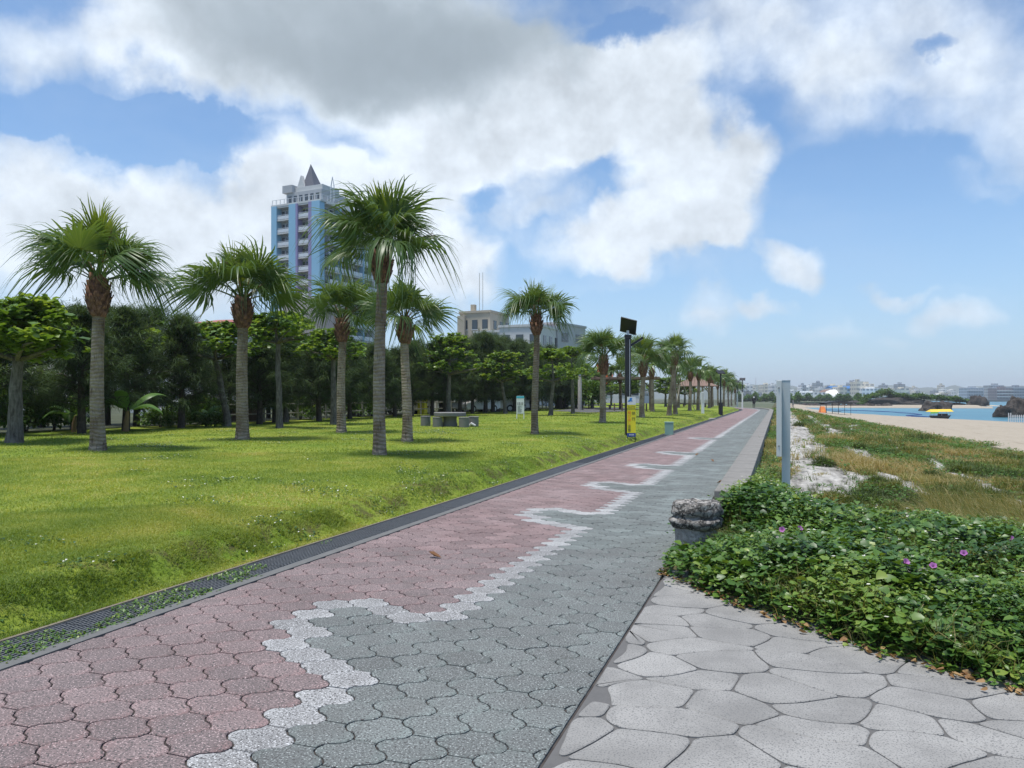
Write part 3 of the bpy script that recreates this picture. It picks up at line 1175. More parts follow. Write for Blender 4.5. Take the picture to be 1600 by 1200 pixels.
# ------------------------------------------------------------------ low kerb wall on the beach side
wall = empty('kerb_wall', (0, 12.0, 0), 0, 'long low concrete kerb wall between the green paving and the beach', 'wall')
yb = 12.4
while yb < 118:
    L = 2.0 if yb < 60 else 8.0
    b = bend(yb + L / 2)
    mb = MB().box(-0.235, 0.235, 0.006, L - 0.006, -0.55, 0.105 + random.uniform(-.004, .004))
    o = mb.build('block', M_kerb, wall, loc=(PR + 0.245 + bend(yb), yb - 12.0, 0), bevel=0.015)
    o.rotation_euler[2] = -math.atan((bend(yb + L) - bend(yb)) / L)
    yb += L


# ------------------------------------------------------------------ leaves and blades as arrays
def leaf_arrays(P, D, U, L, Wd, fold=0.25, curl=0.25):
    """leaves: base P, direction D, up U, length L, half width Wd -> verts, tris, id"""
    n = len(P)
    D = D / np.linalg.norm(D, axis=1, keepdims=True)
    S = np.cross(D, U)
    S /= np.maximum(np.linalg.norm(S, axis=1, keepdims=True), 1e-6)
    Nn = np.cross(S, D)
    L = L[:, None]
    Wd = Wd[:, None]
    v0 = P
    v1 = P + D * L * 0.5 + S * Wd + Nn * Wd * fold
    v2 = P + D * L * 0.5 + Nn * 0.0
    v3 = P + D * L * 0.5 - S * Wd + Nn * Wd * fold
    v4 = P + D * L - Nn * L * curl
    V = np.stack([v0, v1, v2, v3, v4], 1).reshape(-1, 3)
    base = (np.arange(n) * 5)[:, None]
    T = np.array([[0, 2, 1], [0, 3, 2], [1, 2, 4], [2, 3, 4]])
    F = (base[:, None, :] + T[None]).reshape(-1, 3)
    return V, F


def round_leaf_arrays(P, D, U, L, Wd, fold=0.2, curl=0.2):
    """rounder leaf of six triangles"""
    n = len(P)
    D = D / np.linalg.norm(D, axis=1, keepdims=True)
    S = np.cross(D, U)
    S /= np.maximum(np.linalg.norm(S, axis=1, keepdims=True), 1e-6)
    Nn = np.cross(S, D)
    L = L[:, None]
    Wd = Wd[:, None]
    vs = [P,
          P + D * L * 0.35 + S * Wd * 0.72 + Nn * Wd * fold, P + D * L * 0.8 + S * Wd + Nn * (Wd * fold - L * curl * 0.6),
          P + D * L - Nn * L * curl,
          P + D * L * 0.8 - S * Wd + Nn * (Wd * fold - L * curl * 0.6), P + D * L * 0.35 - S * Wd * 0.72 + Nn * Wd * fold,
          P + D * L * 0.55]
    V = np.stack(vs, 1).reshape(-1, 3)
    base = (np.arange(n) * 7)[:, None]
    T = np.array([[0, 6, 1], [1, 6, 2], [2, 6, 3], [3, 6, 4], [4, 6, 5], [5, 6, 0]])
    F = (base[:, None, :] + T[None]).reshape(-1, 3)
    return V, F


def blade_arrays(P, D, L, Wd, droop):
    """grass blades of three triangles that bend over"""
    n = len(P)
    Z = np.zeros((n, 3))
    Z[:, 2] = 1
    D = D / np.linalg.norm(D, axis=1, keepdims=True)
    S = np.cross(D, Z) + rng.normal(0, 0.25, (n, 3))
    S /= np.maximum(np.linalg.norm(S, axis=1, keepdims=True), 1e-6)
    H = D.copy()
    H[:, 2] = 0
    L = L[:, None]
    Wd = Wd[:, None]
    dr = droop[:, None]
    m = P + D * L * 0.55
    t = P + D * L + (H * 0.6 - Z * 0.8) * L * dr
    V = np.stack([P - S * Wd, P + S * Wd, m - S * Wd * 0.8, m + S * Wd * 0.8, t], 1).reshape(-1, 3)
    base = (np.arange(n) * 5)[:, None]
    T = np.array([[0, 1, 3], [0, 3, 2], [2, 3, 4]])
    F = (base[:, None, :] + T[None]).reshape(-1, 3)
    return V, F


def rep(r, k):
    return np.repeat(r, k)


def unit_dirs(n, zlo, zhi):
    a = rng.uniform(0, 2 * math.pi, n)
    z = rng.uniform(zlo, zhi, n)
    h = np.sqrt(np.maximum(0, 1 - z * z))
    return np.stack([np.cos(a) * h, np.sin(a) * h, z], 1)


def nzv(P, s, seed):
    return np.array([mnoise.noise(Vector((p[0] * s + seed, p[1] * s - seed, seed))) for p in P])


def stuff(name, V, F, r, mat, label, cat):
    o = link(name, np_mesh(name, V, F, mat, False, {'rnd': r}))
    return tag(o, label, cat, kind='stuff')


# --- lawn grass: dense and short near, sparser and coarser further away
def lawn_points(n, d0, d1):
    out = []
    while sum(len(o) for o in out) < n:
        m = n * 3
        d = np.sqrt(rng.uniform(d0 ** 2, d1 ** 2, m))
        a = rng.uniform(-0.60, 0.02, m) * 1.0 - YAW + 0.33
        a = rng.uniform(-R(34.5), R(19), m) - YAW
        X, Y = np.sin(a) * d, np.cos(a) * d
        k = (X < -4.70) & (X > -21)
        out.append(np.stack([X[k], Y[k]], 1))
    return np.concatenate(out)[:n]


LV, LF, LR = [], [], []
off = 0
for n, d0, d1, L, wd in ((150000, 4.8, 9.5, 0.040, 0.0028), (150000, 9.0, 17.0, 0.045, 0.0045), (120000, 16.0, 34.0, 0.05, 0.008), (50000, 33.0, 75.0, 0.06, 0.016)):
    Q = lawn_points(n, d0, d1)
    zz = np.array([lawn_z(x, y) for x, y in Q])
    P = np.column_stack([Q, zz - 0.003])
    D = unit_dirs(n, 0.45, 1.0)
    lv = 0.75 + 0.4 * np.clip(nzv(Q[:, :], 1.3, 4.0) + 0.35, 0, 1)
    bank = np.clip((Q[:, 0] + 5.7) / 0.8, 0, 1) * np.clip((-4.75 - Q[:, 0]) / 0.1, 0, 1)
    thin = nzv(Q, 2.6, 8.0)
    keep = ~((bank > 0.25) & (thin > 0.18) & (rng.random(n) < 0.75))
    ll = L * lv * rng.uniform(0.6, 1.3, n) * (1 + 0.15 * bank)
    V, F = blade_arrays(P[keep], D[keep], ll[keep], wd * rng.uniform(0.7, 1.3, keep.sum()), rng.uniform(0, 0.4, keep.sum()))
    tone = np.clip(0.42 + 0.55 * nzv(Q, 0.45, 1.0) + 0.35 * nzv(Q, 2.0, 6.0) + rng.normal(0, 0.13, n) - 0.33 * bank, 0.0, 0.99)
    LV.append(V)
    LF.append(F + off)
    off += len(V)
    LR.append(rep(tone[keep], 5))
stuff('lawn_grass', np.concatenate(LV), np.concatenate(LF), np.concatenate(LR), M_grass, 'short mown yellow green grass of the park lawn', 'grass')

# clover with small white heads on the bank and in patches
Q = lawn_points(5200, 5.5, 30)
k = (nzv(Q, 0.6, 12.0) > 0.28) | ((Q[:, 0] > -5.35) & (nzv(Q, 0.8, 3.0) > 0.0))
Q = Q[k]
P = np.column_stack([Q, [lawn_z(x, y) + 0.035 for x, y in Q]])
n = len(P)
V, F = leaf_arrays(P, unit_dirs(n, 0.0, 0.6), np.tile([0, 0, 1.0], (n, 1)), rng.uniform(.018, .032, n), rng.uniform(.009, .015, n))
stuff('clover_flowers', V, F, rep(rng.uniform(0, 0.7, n), 5), M_wpetal, 'tiny white clover heads scattered over the lawn and its bank', 'flowers')
# dark clover leaves around them
Q2 = np.repeat(Q, 9, 0) + rng.normal(0, 0.10, (len(Q) * 9, 2))
Q2 = Q2[Q2[:, 0] < -4.72]
P = np.column_stack([Q2, [lawn_z(x, y) + 0.02 for x, y in Q2]])
n = len(P)
V, F = leaf_arrays(P, unit_dirs(n, -0.1, 0.7), np.tile([0, 0, 1.0], (n, 1)), rng.uniform(.025, .05, n), rng.uniform(.010, .018, n))
stuff('clover_leaves', V, F, rep(rng.uniform(0, 0.7, n), 5), M_weed, 'low dark clover leaves in patches on the lawn', 'clover')

# weeds growing through the near end of the grating
n = 5200
Q = np.column_stack([rng.uniform(DL + 0.01, PL - 0.06, n), rng.uniform(2.2, 9.0, n)])
k = nzv(Q, 0.9, 2.2) + 0.5 * nzv(Q, 3.0, 5.0) + np.clip((5.6 - Q[:, 1]) / 4, -0.6, 0.3) > -0.05
Q = Q[k & ((Q[:, 1] < 6.4) | (rng.random(n) < 0.25))]
n = len(Q)
P = np.column_stack([Q, np.full(n, -0.005)])
V, F = leaf_arrays(P, unit_dirs(n, 0.15, 0.9), np.tile([0, 0, 1.0], (n, 1)), rng.uniform(.015, .04, n), rng.uniform(.005, .011, n))
stuff('drain_weeds', V, F, rep(rng.uniform(0.25, 0.9, n), 5), M_weed, 'small green weeds growing through the near end of the drain grating', 'weeds')


# --- weed bed beside the flagstones
def in_bed(X, Y):
    e = edge_y(X)
    return Y > e


def bed_height(X, Y):
    e = (Y - edge_y(X))
    h = 0.09 + 0.17 * sm(0.0, 0.9, e) + 0.16 * nz(X, Y, 1.0, 3) + 0.12 * nz(X, Y, 2.7, 6)
    h += 0.32 * math.exp(-((X + 0.05) / 0.5) ** 2 - ((Y - 9.6) / 1.7) ** 2)
    h *= 1 - 0.45 * sm(10.5, 13, Y)
    h *= 1 - 0.6 * max(0, 1 - math.hypot(X + 0.85, Y - 7.4) / 0.9)
    return max(0.03, h * sm(-0.02, 0.16, e + 0.06))


cand_ = []
while len(cand_) < 28000:
    X, Y = rng.uniform(-1.0, 4.2), rng.uniform(4.2, 13.2)
    e = edge_y(X) + 0.12 * nz(X, Y, 2.2, 4)
    if Y < e or X > 0.38 * Y + 0.7: continue
    if X < -0.52 and Y > 8.4: continue
    if X < -0.95 + 0.07 * nz(X, Y, 4, 1): continue
    if (X + 0.76) ** 2 + (Y - 7.8) ** 2 < 0.32 ** 2: continue
    if X < -0.6 and Y < 7.7 and rng.random() < 0.6: continue
    if rng.random() < 0.5 * sm(10, 13, Y): continue
    cand_.append((X, Y))
Q = np.array(cand_)
n = len(Q)
gz = np.array([dune_z(x, y) for x, y in Q])
hh = np.array([bed_height(x, y) for x, y in Q])
K = 7                                             # leaves on each shoot
PP = np.repeat(np.column_stack([Q, gz]), K, 0)
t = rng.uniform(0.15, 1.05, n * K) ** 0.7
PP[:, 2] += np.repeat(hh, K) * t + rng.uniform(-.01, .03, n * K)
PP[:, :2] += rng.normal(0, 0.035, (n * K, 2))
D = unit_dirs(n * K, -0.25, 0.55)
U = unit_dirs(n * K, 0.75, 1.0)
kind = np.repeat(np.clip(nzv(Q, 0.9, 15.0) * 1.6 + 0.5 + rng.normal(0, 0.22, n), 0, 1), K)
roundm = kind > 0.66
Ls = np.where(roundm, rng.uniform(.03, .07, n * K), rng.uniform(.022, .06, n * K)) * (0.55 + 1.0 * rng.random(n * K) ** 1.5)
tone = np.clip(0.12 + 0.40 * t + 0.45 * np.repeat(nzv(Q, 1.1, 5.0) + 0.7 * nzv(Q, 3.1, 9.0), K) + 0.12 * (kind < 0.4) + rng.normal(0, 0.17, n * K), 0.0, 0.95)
tone = np.where(rng.random(n * K) < 0.012, 0.995, tone)
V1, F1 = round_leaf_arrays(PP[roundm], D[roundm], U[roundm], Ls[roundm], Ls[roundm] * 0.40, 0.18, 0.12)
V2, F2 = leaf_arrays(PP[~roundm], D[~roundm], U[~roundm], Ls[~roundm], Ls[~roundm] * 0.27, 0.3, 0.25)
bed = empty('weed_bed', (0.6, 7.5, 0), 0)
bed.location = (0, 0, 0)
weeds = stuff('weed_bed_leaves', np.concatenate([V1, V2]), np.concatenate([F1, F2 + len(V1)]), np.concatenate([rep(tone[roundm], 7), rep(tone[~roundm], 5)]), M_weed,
              'dense bed of trailing green weeds spilling onto the flagstones', 'weeds')
bpy.data.objects.remove(bed)
# stems
k = rng.random(n) < 0.28
P = np.column_stack([Q[k], gz[k]])
V, F = blade_arrays(P, unit_dirs(k.sum(), 0.7, 1.0), hh[k] * rng.uniform(0.8, 1.5, k.sum()), np.full(k.sum(), 0.0022), rng.uniform(0, .4, k.sum()))
stuff('weed_stems', V, F, rep(rng.uniform(0.2, 0.9, k.sum()), 5), M_weed, 'thin upright stems among the trailing weeds', 'weeds')
# grass tufts standing in the weed bed
kk = np.where((nzv(Q, 0.8, 41.0) > 0.12) & (rng.random(n) < 0.35))[0]
nb = 5
P = np.repeat(np.column_stack([Q[kk], gz[kk] + hh[kk] * 0.4]), nb, 0)
m = len(P)
D = np.column_stack([rng.normal(-.1, .45, m), rng.normal(0, .45, m), np.ones(m)])
V, F = blade_arrays(P, D, rng.uniform(.12, .36, m), np.full(m, 0.0026), rng.uniform(.1, .6, m))
stuff('weed_grass', V, F, rep(np.clip(rng.normal(0.42, .2, m), 0, .99), 5), M_dune, 'loose grass blades standing up through the weed bed', 'grass')
# runners creeping out over the flagstones
P = []
for _ in range(46):
    x = rng.uniform(-0.9, 2.0)
    y = edge_y(x)
    a = rng.uniform(-2.6, -0.6)
    Lr = rng.uniform(0.06, 0.24)
    for q in range(int(Lr / 0.018)):
        P.append((x + math.cos(a) * q * 0.018 + rng.normal(0, .008), y + 0.05 + math.sin(a) * q * 0.018 + rng.normal(0, .008), 0.012 + rng.uniform(0, .03)))
P = np.array(P)
m = len(P)
L_ = rng.uniform(.025, .05, m)
V, F = leaf_arrays(P, unit_dirs(m, -0.1, 0.5), unit_dirs(m, 0.8, 1.0), L_, L_ * 0.33, 0.2, 0.1)
stuff('weed_runners', V, F, rep(rng.uniform(0.3, 0.9, m), 5), M_weed, 'leafy runners creeping from the weed bed over the flagstones', 'weeds')
# little white daisies of the weeds
k = rng.random(n) < 0.011
C = np.column_stack([Q[k], gz[k] + hh[k] * 1.08 + 0.02])
m = len(C)
pet = 6
PP = np.repeat(C, pet, 0)
ang = np.tile(np.arange(pet) * 2 * math.pi / pet, m)
D = np.column_stack([np.cos(ang), np.sin(ang), np.full(m * pet, 0.25)]) + np.repeat(rng.normal(0, .3, (m, 3)), pet, 0)
V, F = leaf_arrays(PP, D, np.tile([0, 0, 1.0], (m * pet, 1)), np.full(m * pet, 0.017), np.full(m * pet, 0.006), 0.1, 0.1)
stuff('weed_daisies', V, F, rep(rng.uniform(0, 0.75, m * pet), 5), M_wpetal, 'tiny white daisies dotted over the weed bed', 'flowers')

# pink morning glories: funnels of five lobes
mb = MB()
ns = 20
prof = [(0.004, -0.035), (0.008, -0.015), (0.018, 0.0), (0.034, 0.008)]
vs = []
for r_, z_ in prof:
    for i in range(ns):
        a = 2 * math.pi * i / ns
        rr_ = r_ * (1 + (0.10 * math.cos(5 * a) if r_ > 0.03 else 0))
        vs.append((rr_ * math.cos(a), rr_ * math.sin(a), z_))
mb.add(vs, [(i * ns + j, i * ns + (j + 1) % ns, (i + 1) * ns + (j + 1) % ns, (i + 1) * ns + j) for i in range(3) for j in range(ns)])
glory = mb.mesh('morning_glory_flower', M_petal, True)
spots = [(1222, 815), (1250, 817), (1222, 828), (1506, 838), (1458, 872), (1416, 897), (1582, 846)]
for i, (px, py) in enumerate(spots):
    zt_ = 0.36
    X, Y = at(px, py, zt_)
    zt_ = dune_z(X, Y) + bed_height(X, Y) + 0.05
    X, Y = at(px, py, zt_)
    o = link('morning_glory', glory, None, (X, Y, dune_z(X, Y) + bed_height(X, Y) + 0.05), (R(random.uniform(35, 70)), R(random.uniform(-25, 25)), R(random.uniform(-40, 40))))
    s_ = 0.72 if i != 2 else 0.5
    o.scale = (s_, s_, s_)
    tag(o, ['pink morning glory flower above its small bud behind the grey stone', 'pink morning glory flower beside the flower with a bud below it', 'small pink morning glory bud just below an open flower'][i] if i < 3 else
        'pink morning glory flower standing alone among the trailing weeds', 'flower', 'morning glory flowers in the weed bed')

# weathered stones half hidden in the weeds
for px, py, sx_, lab in ((1240, 850, 0.20, 'grey weathered stone lying flat in the weeds beside the pink flowers'), (1440, 900, 0.17, 'dark stone half buried in weeds below a pink flower')):
    X, Y = at(px, py, 0.28)
    mb = MB()
    bm_n, bm_m = 14, 9
    vs = []
    for j in range(bm_m):
        ph = math.pi * (j + 0.5) / bm_m
        for i in range(bm_n):
            a = 2 * math.pi * i / bm_n
            q = Vector((math.sin(ph) * math.cos(a), math.sin(ph) * math.sin(a), math.cos(ph)))
            f = 1 + 0.25 * mnoise.noise(q * 1.7 + Vector((px, 0, 0)))
            vs.append((q.x * sx_ * 1.3 * f, q.y * sx_ * 0.8 * f, q.z * 0.13 * f))
    fs = [(j * bm_n + i, (j + 1) * bm_n + i, (j + 1) * bm_n + (i + 1) % bm_n, j * bm_n + (i + 1) % bm_n) for j in range(bm_m - 1) for i in range(bm_n)]
    fs += [tuple(range(bm_n)), tuple(range((bm_m - 1) * bm_n, bm_m * bm_n))[::-1]]
    mb.add(vs, fs)
    o = mb.build('stone', M_concd, None, True, (X, Y, dune_z(X, Y) + 0.13))
    tag(o, lab, 'stone')

# litter of dry leaves along the edge of the weeds
n = 240
tt = rng.uniform(-1.0, 2.3, n)
P = np.column_stack([tt, [edge_y(x) for x in tt], np.zeros(n)])
P[:, 1] += rng.normal(-0.02, 0.045, n)
P[:, 2] = 0.006 + rng.uniform(0, 0.02, n)
LL = rng.uniform(.02, .06, n)
LL[:4] = (0.12, 0.11, 0.10, 0.12)
P[0, :2] = at(1108, 905, 0.02)
P[1, :2] = at(1105, 915, 0.02)
P[2, :2] = at(1585, 1043, 0.02)
P[3, :2] = at(1570, 1038, 0.02)
V, F = round_leaf_arrays(P, unit_dirs(n, -0.1, 0.25), unit_dirs(n, 0.8, 1.0), LL, LL * 0.36, 0.5, -0.25)
stuff('dry_leaf_litter', V, F, rep(rng.uniform(0, 1, n), 7), M_dry, 'brown fallen leaves along the edge of the weeds and flagstones', 'leaf litter')
for i, (px, py) in enumerate(((1120, 755), (1086, 712), (1115, 722), (690, 873))):
    X, Y = at(px, py, 0.0)
    V, F = round_leaf_arrays(np.array([[0, 0, 0.006]]), np.array([[math.cos(i), math.sin(i), 0.1]]), np.array([[0, 0, 1.0]]), np.array([0.15]), np.array([0.035 if i else 0.06]), 0.5, -0.2)
    o = link('fallen_leaf', np_mesh('fallen_leaf', V, F, M_dry), None, (X, Y, 0.004))
    tag(o, 'single dry brown leaf fallen on the paving', 'leaf', 'dry leaves on the paving')

# --- dune plants: grass tussocks and creeping vines, leaving the pale rock bare
LV, LF, LR = [], [], []
VV, VF, VR = [], [], []
off = voff = 0
cnt = 0
tuss, vines = [], []
for _ in range(60000):
    d = math.sqrt(rng.uniform(11.0 ** 2, 130.0 ** 2)) if rng.random() < 0.6 else rng.uniform(10.5, 45)
    a = rng.uniform(R(-2), R(34.8)) - YAW + 0.02
    X, Y = math.sin(a + 0.0) * d, math.cos(a) * d
    if X < -0.40 or X > sandline(Y) + 0.4: continue
    if Y < 12.0 and rng.random() < 0.6: continue
    rk = rockm(X, Y)
    if rk + 0.55 * nz(X, Y, 1.6, 3) > 0.42 and rng.random() < 0.965: continue
    if X > sandline(Y) - 1.2 and nz(X, Y, 0.9, 5) < 0.05: continue
    far_green = sm(22, 50, Y) * 0.5 + nz(X, Y, 0.22, 8)
    if rng.random() < 0.05 + 0.75 * max(0, far_green - 0.12): vines.append((X, Y, d))
    else: tuss.append((X, Y, d))
random.shuffle(tuss)
tuss = tuss[:17000]
vines = vines[:15000]
Pn, Dn, Ln, Wn, Rn, Dr = [], [], [], [], [], []
for X, Y, d in tuss:
    nb = 18 if d < 25 else 10
    z = dune_z(X, Y)
    tall = max(0.3, 0.85 + 1.9 * nz(X, Y, 0.45, 12) + 0.6 * nz(X, Y, 1.6, 2)) * (1.0 + 0.3 * sm(2.5, 6, X) * sm(22, 12, Y))
    tone = min(0.98, max(0.02, 0.66 + 1.0 * nz(X, Y, 0.4, 21) + 0.4 * nz(X, Y, 1.5, 9) + rng.normal(0, 0.10)))
    a = rng.uniform(0, 2 * math.pi, nb)
    sp = rng.uniform(0.15, 0.9, nb)
    Pn.append(np.column_stack([X + rng.normal(0, .06, nb), Y + rng.normal(0, .06, nb), np.full(nb, z - 0.01)]))
    Dn.append(np.column_stack([np.cos(a) * sp - 0.15, np.sin(a) * sp, np.ones(nb)]))
    Ln.append(rng.uniform(0.10, 0.32, nb) * tall)
    Wn.append(np.full(nb, 0.0028 + 0.00020 * d))
    Rn.append(np.clip(tone + rng.normal(0, .12, nb), 0, 0.99))
    Dr.append(rng.uniform(0.1, 0.6, nb))
V, F = blade_arrays(np.concatenate(Pn), np.concatenate(Dn), np.concatenate(Ln), np.concatenate(Wn), np.concatenate(Dr))
stuff('dune_grass', V, F, rep(np.concatenate(Rn), 5), M_dune, 'rough green and straw-coloured dune grass between pale rock ledges', 'grass')
Pn, Dn, Ln, Rn = [], [], [], []
for X, Y, d in vines:
    nb = 12
    z = dune_z(X, Y)
    h = 0.10 + 0.14 * max(0, nz(X, Y, 0.7, 14) + 0.3)
    q = rng.normal(0, 0.11 + 0.002 * d, (nb, 2))
    Pn.append(np.column_stack([X + q[:, 0], Y + q[:, 1], z + rng.uniform(0.0, h, nb)]))
    Dn.append(unit_dirs(nb, -0.2, 0.7))
    Ln.append(rng.uniform(.05, .09, nb) * (1 + d / 55))
    Rn.append(np.clip(0.45 + 0.5 * nz(X, Y, 0.4, 3) + rng.normal(0, .2, nb), 0, 0.99))
Pn, Dn, Ln, Rn = (np.concatenate(a) for a in (Pn, Dn, Ln, Rn))
V, F = leaf_arrays(Pn, Dn, np.tile([0, 0, 1.0], (len(Pn), 1)), Ln, Ln * 0.36)
stuff('dune_vines', V, F, rep(Rn, 5), M_vine, 'low creeping green beach vines covering the dune up to the sand', 'vines')

# weeds along the foot of the kerb wall
n = 9000
Q = np.column_stack([rng.uniform(-0.47, 0.05, n), 12.3 + 38 * rng.random(n) ** 1.6])
k = nzv(Q, 0.5, 31.0) + np.clip((22 - Q[:, 1]) / 12, -0.25, 0.9) > 0.0
Q = Q[k]
n = len(Q)
zb = np.array([dune_z(x, y) for x, y in Q])
P = np.column_stack([Q, zb + rng.uniform(0.0, 0.33, n) * np.clip(1.3 - (Q[:, 0] + 0.47) * 1.8, 0.2, 1)])
L_ = rng.uniform(.05, .10, n)
V, F = leaf_arrays(P, unit_dirs(n, -0.1, 0.8), np.tile([0, 0, 1.0], (n, 1)), L_, L_ * 0.25)
stuff('kerb_weeds', V, F, rep(rng.uniform(0.15, 0.9, n), 5), M_weed, 'green weeds growing along the beach foot of the kerb wall', 'weeds')
# long straw grass leaning over at the right of the weed bed
n = 14000
yq = rng.uniform(8.0, 17.0, n)
Q = np.column_stack([yq * rng.uniform(0.13, 0.30, n), yq])
Q = Q[(Q[:, 0] > 0.165 * Q[:, 1] + 0.5 * nzv(Q, 0.5, 2.0))]
n = len(Q)
P = np.column_stack([Q, [dune_z(x, y) for x, y in Q]])
D = np.column_stack([rng.normal(-0.55, .3, n), rng.normal(0, .3, n), np.ones(n)])
V, F = blade_arrays(P, D, rng.uniform(.25, .65, n), np.full(n, 0.0032), rng.uniform(.1, .5, n))
stuff('straw_grass', V, F, rep(np.clip(rng.normal(0.66, .22, n), 0, .99), 5), M_dune, 'long pale straw grass leaning over behind the weed bed', 'grass')


# separate bushes on the dune
for i, (px, py, s_, zs) in enumerate(((1285, 735, 0.42, 0.8), (1370, 760, 0.34, 0.8), (1300, 790, 0.3, 0.7), (1455, 742, 0.4, 0.7), (1250, 668, 0.7, 0.6), (1400, 800, 0.3, 0.8), (1340, 700, 0.55, 0.6), (1500, 728, 0.6, 0.55), (1420, 705, 0.7, 0.5), (1560, 770, 0.4, 0.7))):
    X, Y = at(px, py, -0.45)
    n = 1100
    d_ = unit_dirs(n, -0.05, 1.0)
    rad_ = rng.uniform(0.45, 1.0, n)
    V, F = blade_arrays(d_ * rad_[:, None] * 0.75, d_ + rng.normal(0, .5, (n, 3)) + [0, 0, .3], rng.uniform(.2, .5, n), np.full(n, 0.016), rng.uniform(.1, .5, n))
    t = empty('dune_bush', (X, Y, dune_z(X, Y) - 0.03), 0, 'low rounded olive bush among the pale rock and dune grass', 'bush', 'bushes on the dune')
    link('foliage', np_mesh('foliage', V, F, M_dune, False, {'rnd': rep(np.clip(rng.normal(0.08 + 0.12 * (i % 3), .14, n), 0, .99), 5)}), t)
    MB().tube([(0, 0, -0.05), (0.05, 0.02, 0.5)], [0.05, 0.02], 6).build('stem', M_barkd, t)
    t.scale = (s_, s_, s_ * zs)


# ------------------------------------------------------------------ carved stump pillar
def stump():
    X, Y = -0.76, 7.80
    t = empty('stump_pillar', (X, Y, 0), 0.4, 'short carved concrete stump pillar with cracked bulging cap beside the weeds', 'pillar')
    n, m = 40, 26

    def lath(prof, amp, capv, name, sc_):
        vs, cc = [], []
        for j, (r, z) in enumerate(prof):
            for i in range(n):
                a = 2 * math.pi * i / n
                q = Vector((math.cos(a), math.sin(a), z * 3))
                sq = 1 + 0.05 * math.cos(4 * a)
                lump = mnoise.noise(q * 2.4 + Vector((5, 1, 0))) * 0.6 + abs(mnoise.noise(q * 4.3)) * 0.7 - 0.25
                rr = r * sq * (1 + amp * lump)
                vs.append((rr * math.cos(a), rr * math.sin(a), z + amp * 0.10 * mnoise.noise(q * 3.0)))
                cc.append(capv)
        k = len(prof)
        F = [(j * n + i, j * n + (i + 1) % n, (j + 1) * n + (i + 1) % n, (j + 1) * n + i) for j in range(k - 1) for i in range(n)]
        me = np_mesh(name, vs, np.array(F), M_stump, True, {'cap': cc})
        o = link(name, me, t)
        return o
    pr = [(0.215, -0.1), (0.215, 0.0), (0.205, 0.1), (0.205, 0.2), (0.21, 0.29), (0.2, 0.30)]
    lath(pr, 0.10, 0.0, 'shaft', 1)
    cap = [(0.12, 0.265), (0.22, 0.27)]
    for i in range(15):
        tt_ = i / 14
        z = 0.275 + 0.235 * tt_
        r = 0.232 + 0.025 * math.sin(math.pi * min(1, tt_ * 2.0)) - (0.018 if 0.38 < tt_ < 0.52 else 0) + 0.014 * math.sin(math.pi * max(0, tt_ - 0.5) * 2)
        cap.append((r, z))
    cap += [(0.225, 0.522), (0.19, 0.527), (0.12, 0.528), (0.05, 0.528), (0.001, 0.528)]
    lath(cap, 0.16, 1.0, 'cap', 1)
    # carved fan on the face towards the forecourt
    mb = MB()
    for i in range(9):
        a = R(20 + 17.5 * i)
        mb.tube([(0.225 * math.sin(0.0), -0.228, 0.09), (0.115 * math.cos(a), -0.214, 0.09 + 0.115 * math.sin(a))], [0.004, 0.006], 5)
    mb.build('carved_fan', M_concd, t, rot=(0, 0, 0.35 - 0.4))
    return t


stump()

# ------------------------------------------------------------------ grey steel post with a board seen from its edge
px_, py_ = 0.07, 13.3
t = empty('signboard_post', (px_, py_, dune_z(px_, py_) - 0.05), 0, 'tall grey steel post carrying a narrow panel beside the kerb wall', 'sign post')
zt0 = dune_z(px_, py_) - 0.05
ztop = EYE + 27 / 1200 * 12.6 - zt0
MB().box(-0.005, 0.125, -0.06, 0.06, 0, ztop).build('post', M_greypost, t, bevel=0.006)
MB().box(-0.088, -0.0075, -0.30, 0.30, ztop - 1.22, ztop - 0.002).build('panel', M_panel, t, bevel=0.004)
mb = MB()
for zz_ in (ztop - 0.12, ztop - 1.05):
    mb.tube([(-0.05, -0.302, zz_), (-0.05, -0.312, zz_)], 0.011, 8)
mb.build('bolt', M_concd, t)
MB().box(-0.11, 0.13, -0.065, 0.065, ztop, ztop + 0.006).build('top_cap', M_greypost, t)


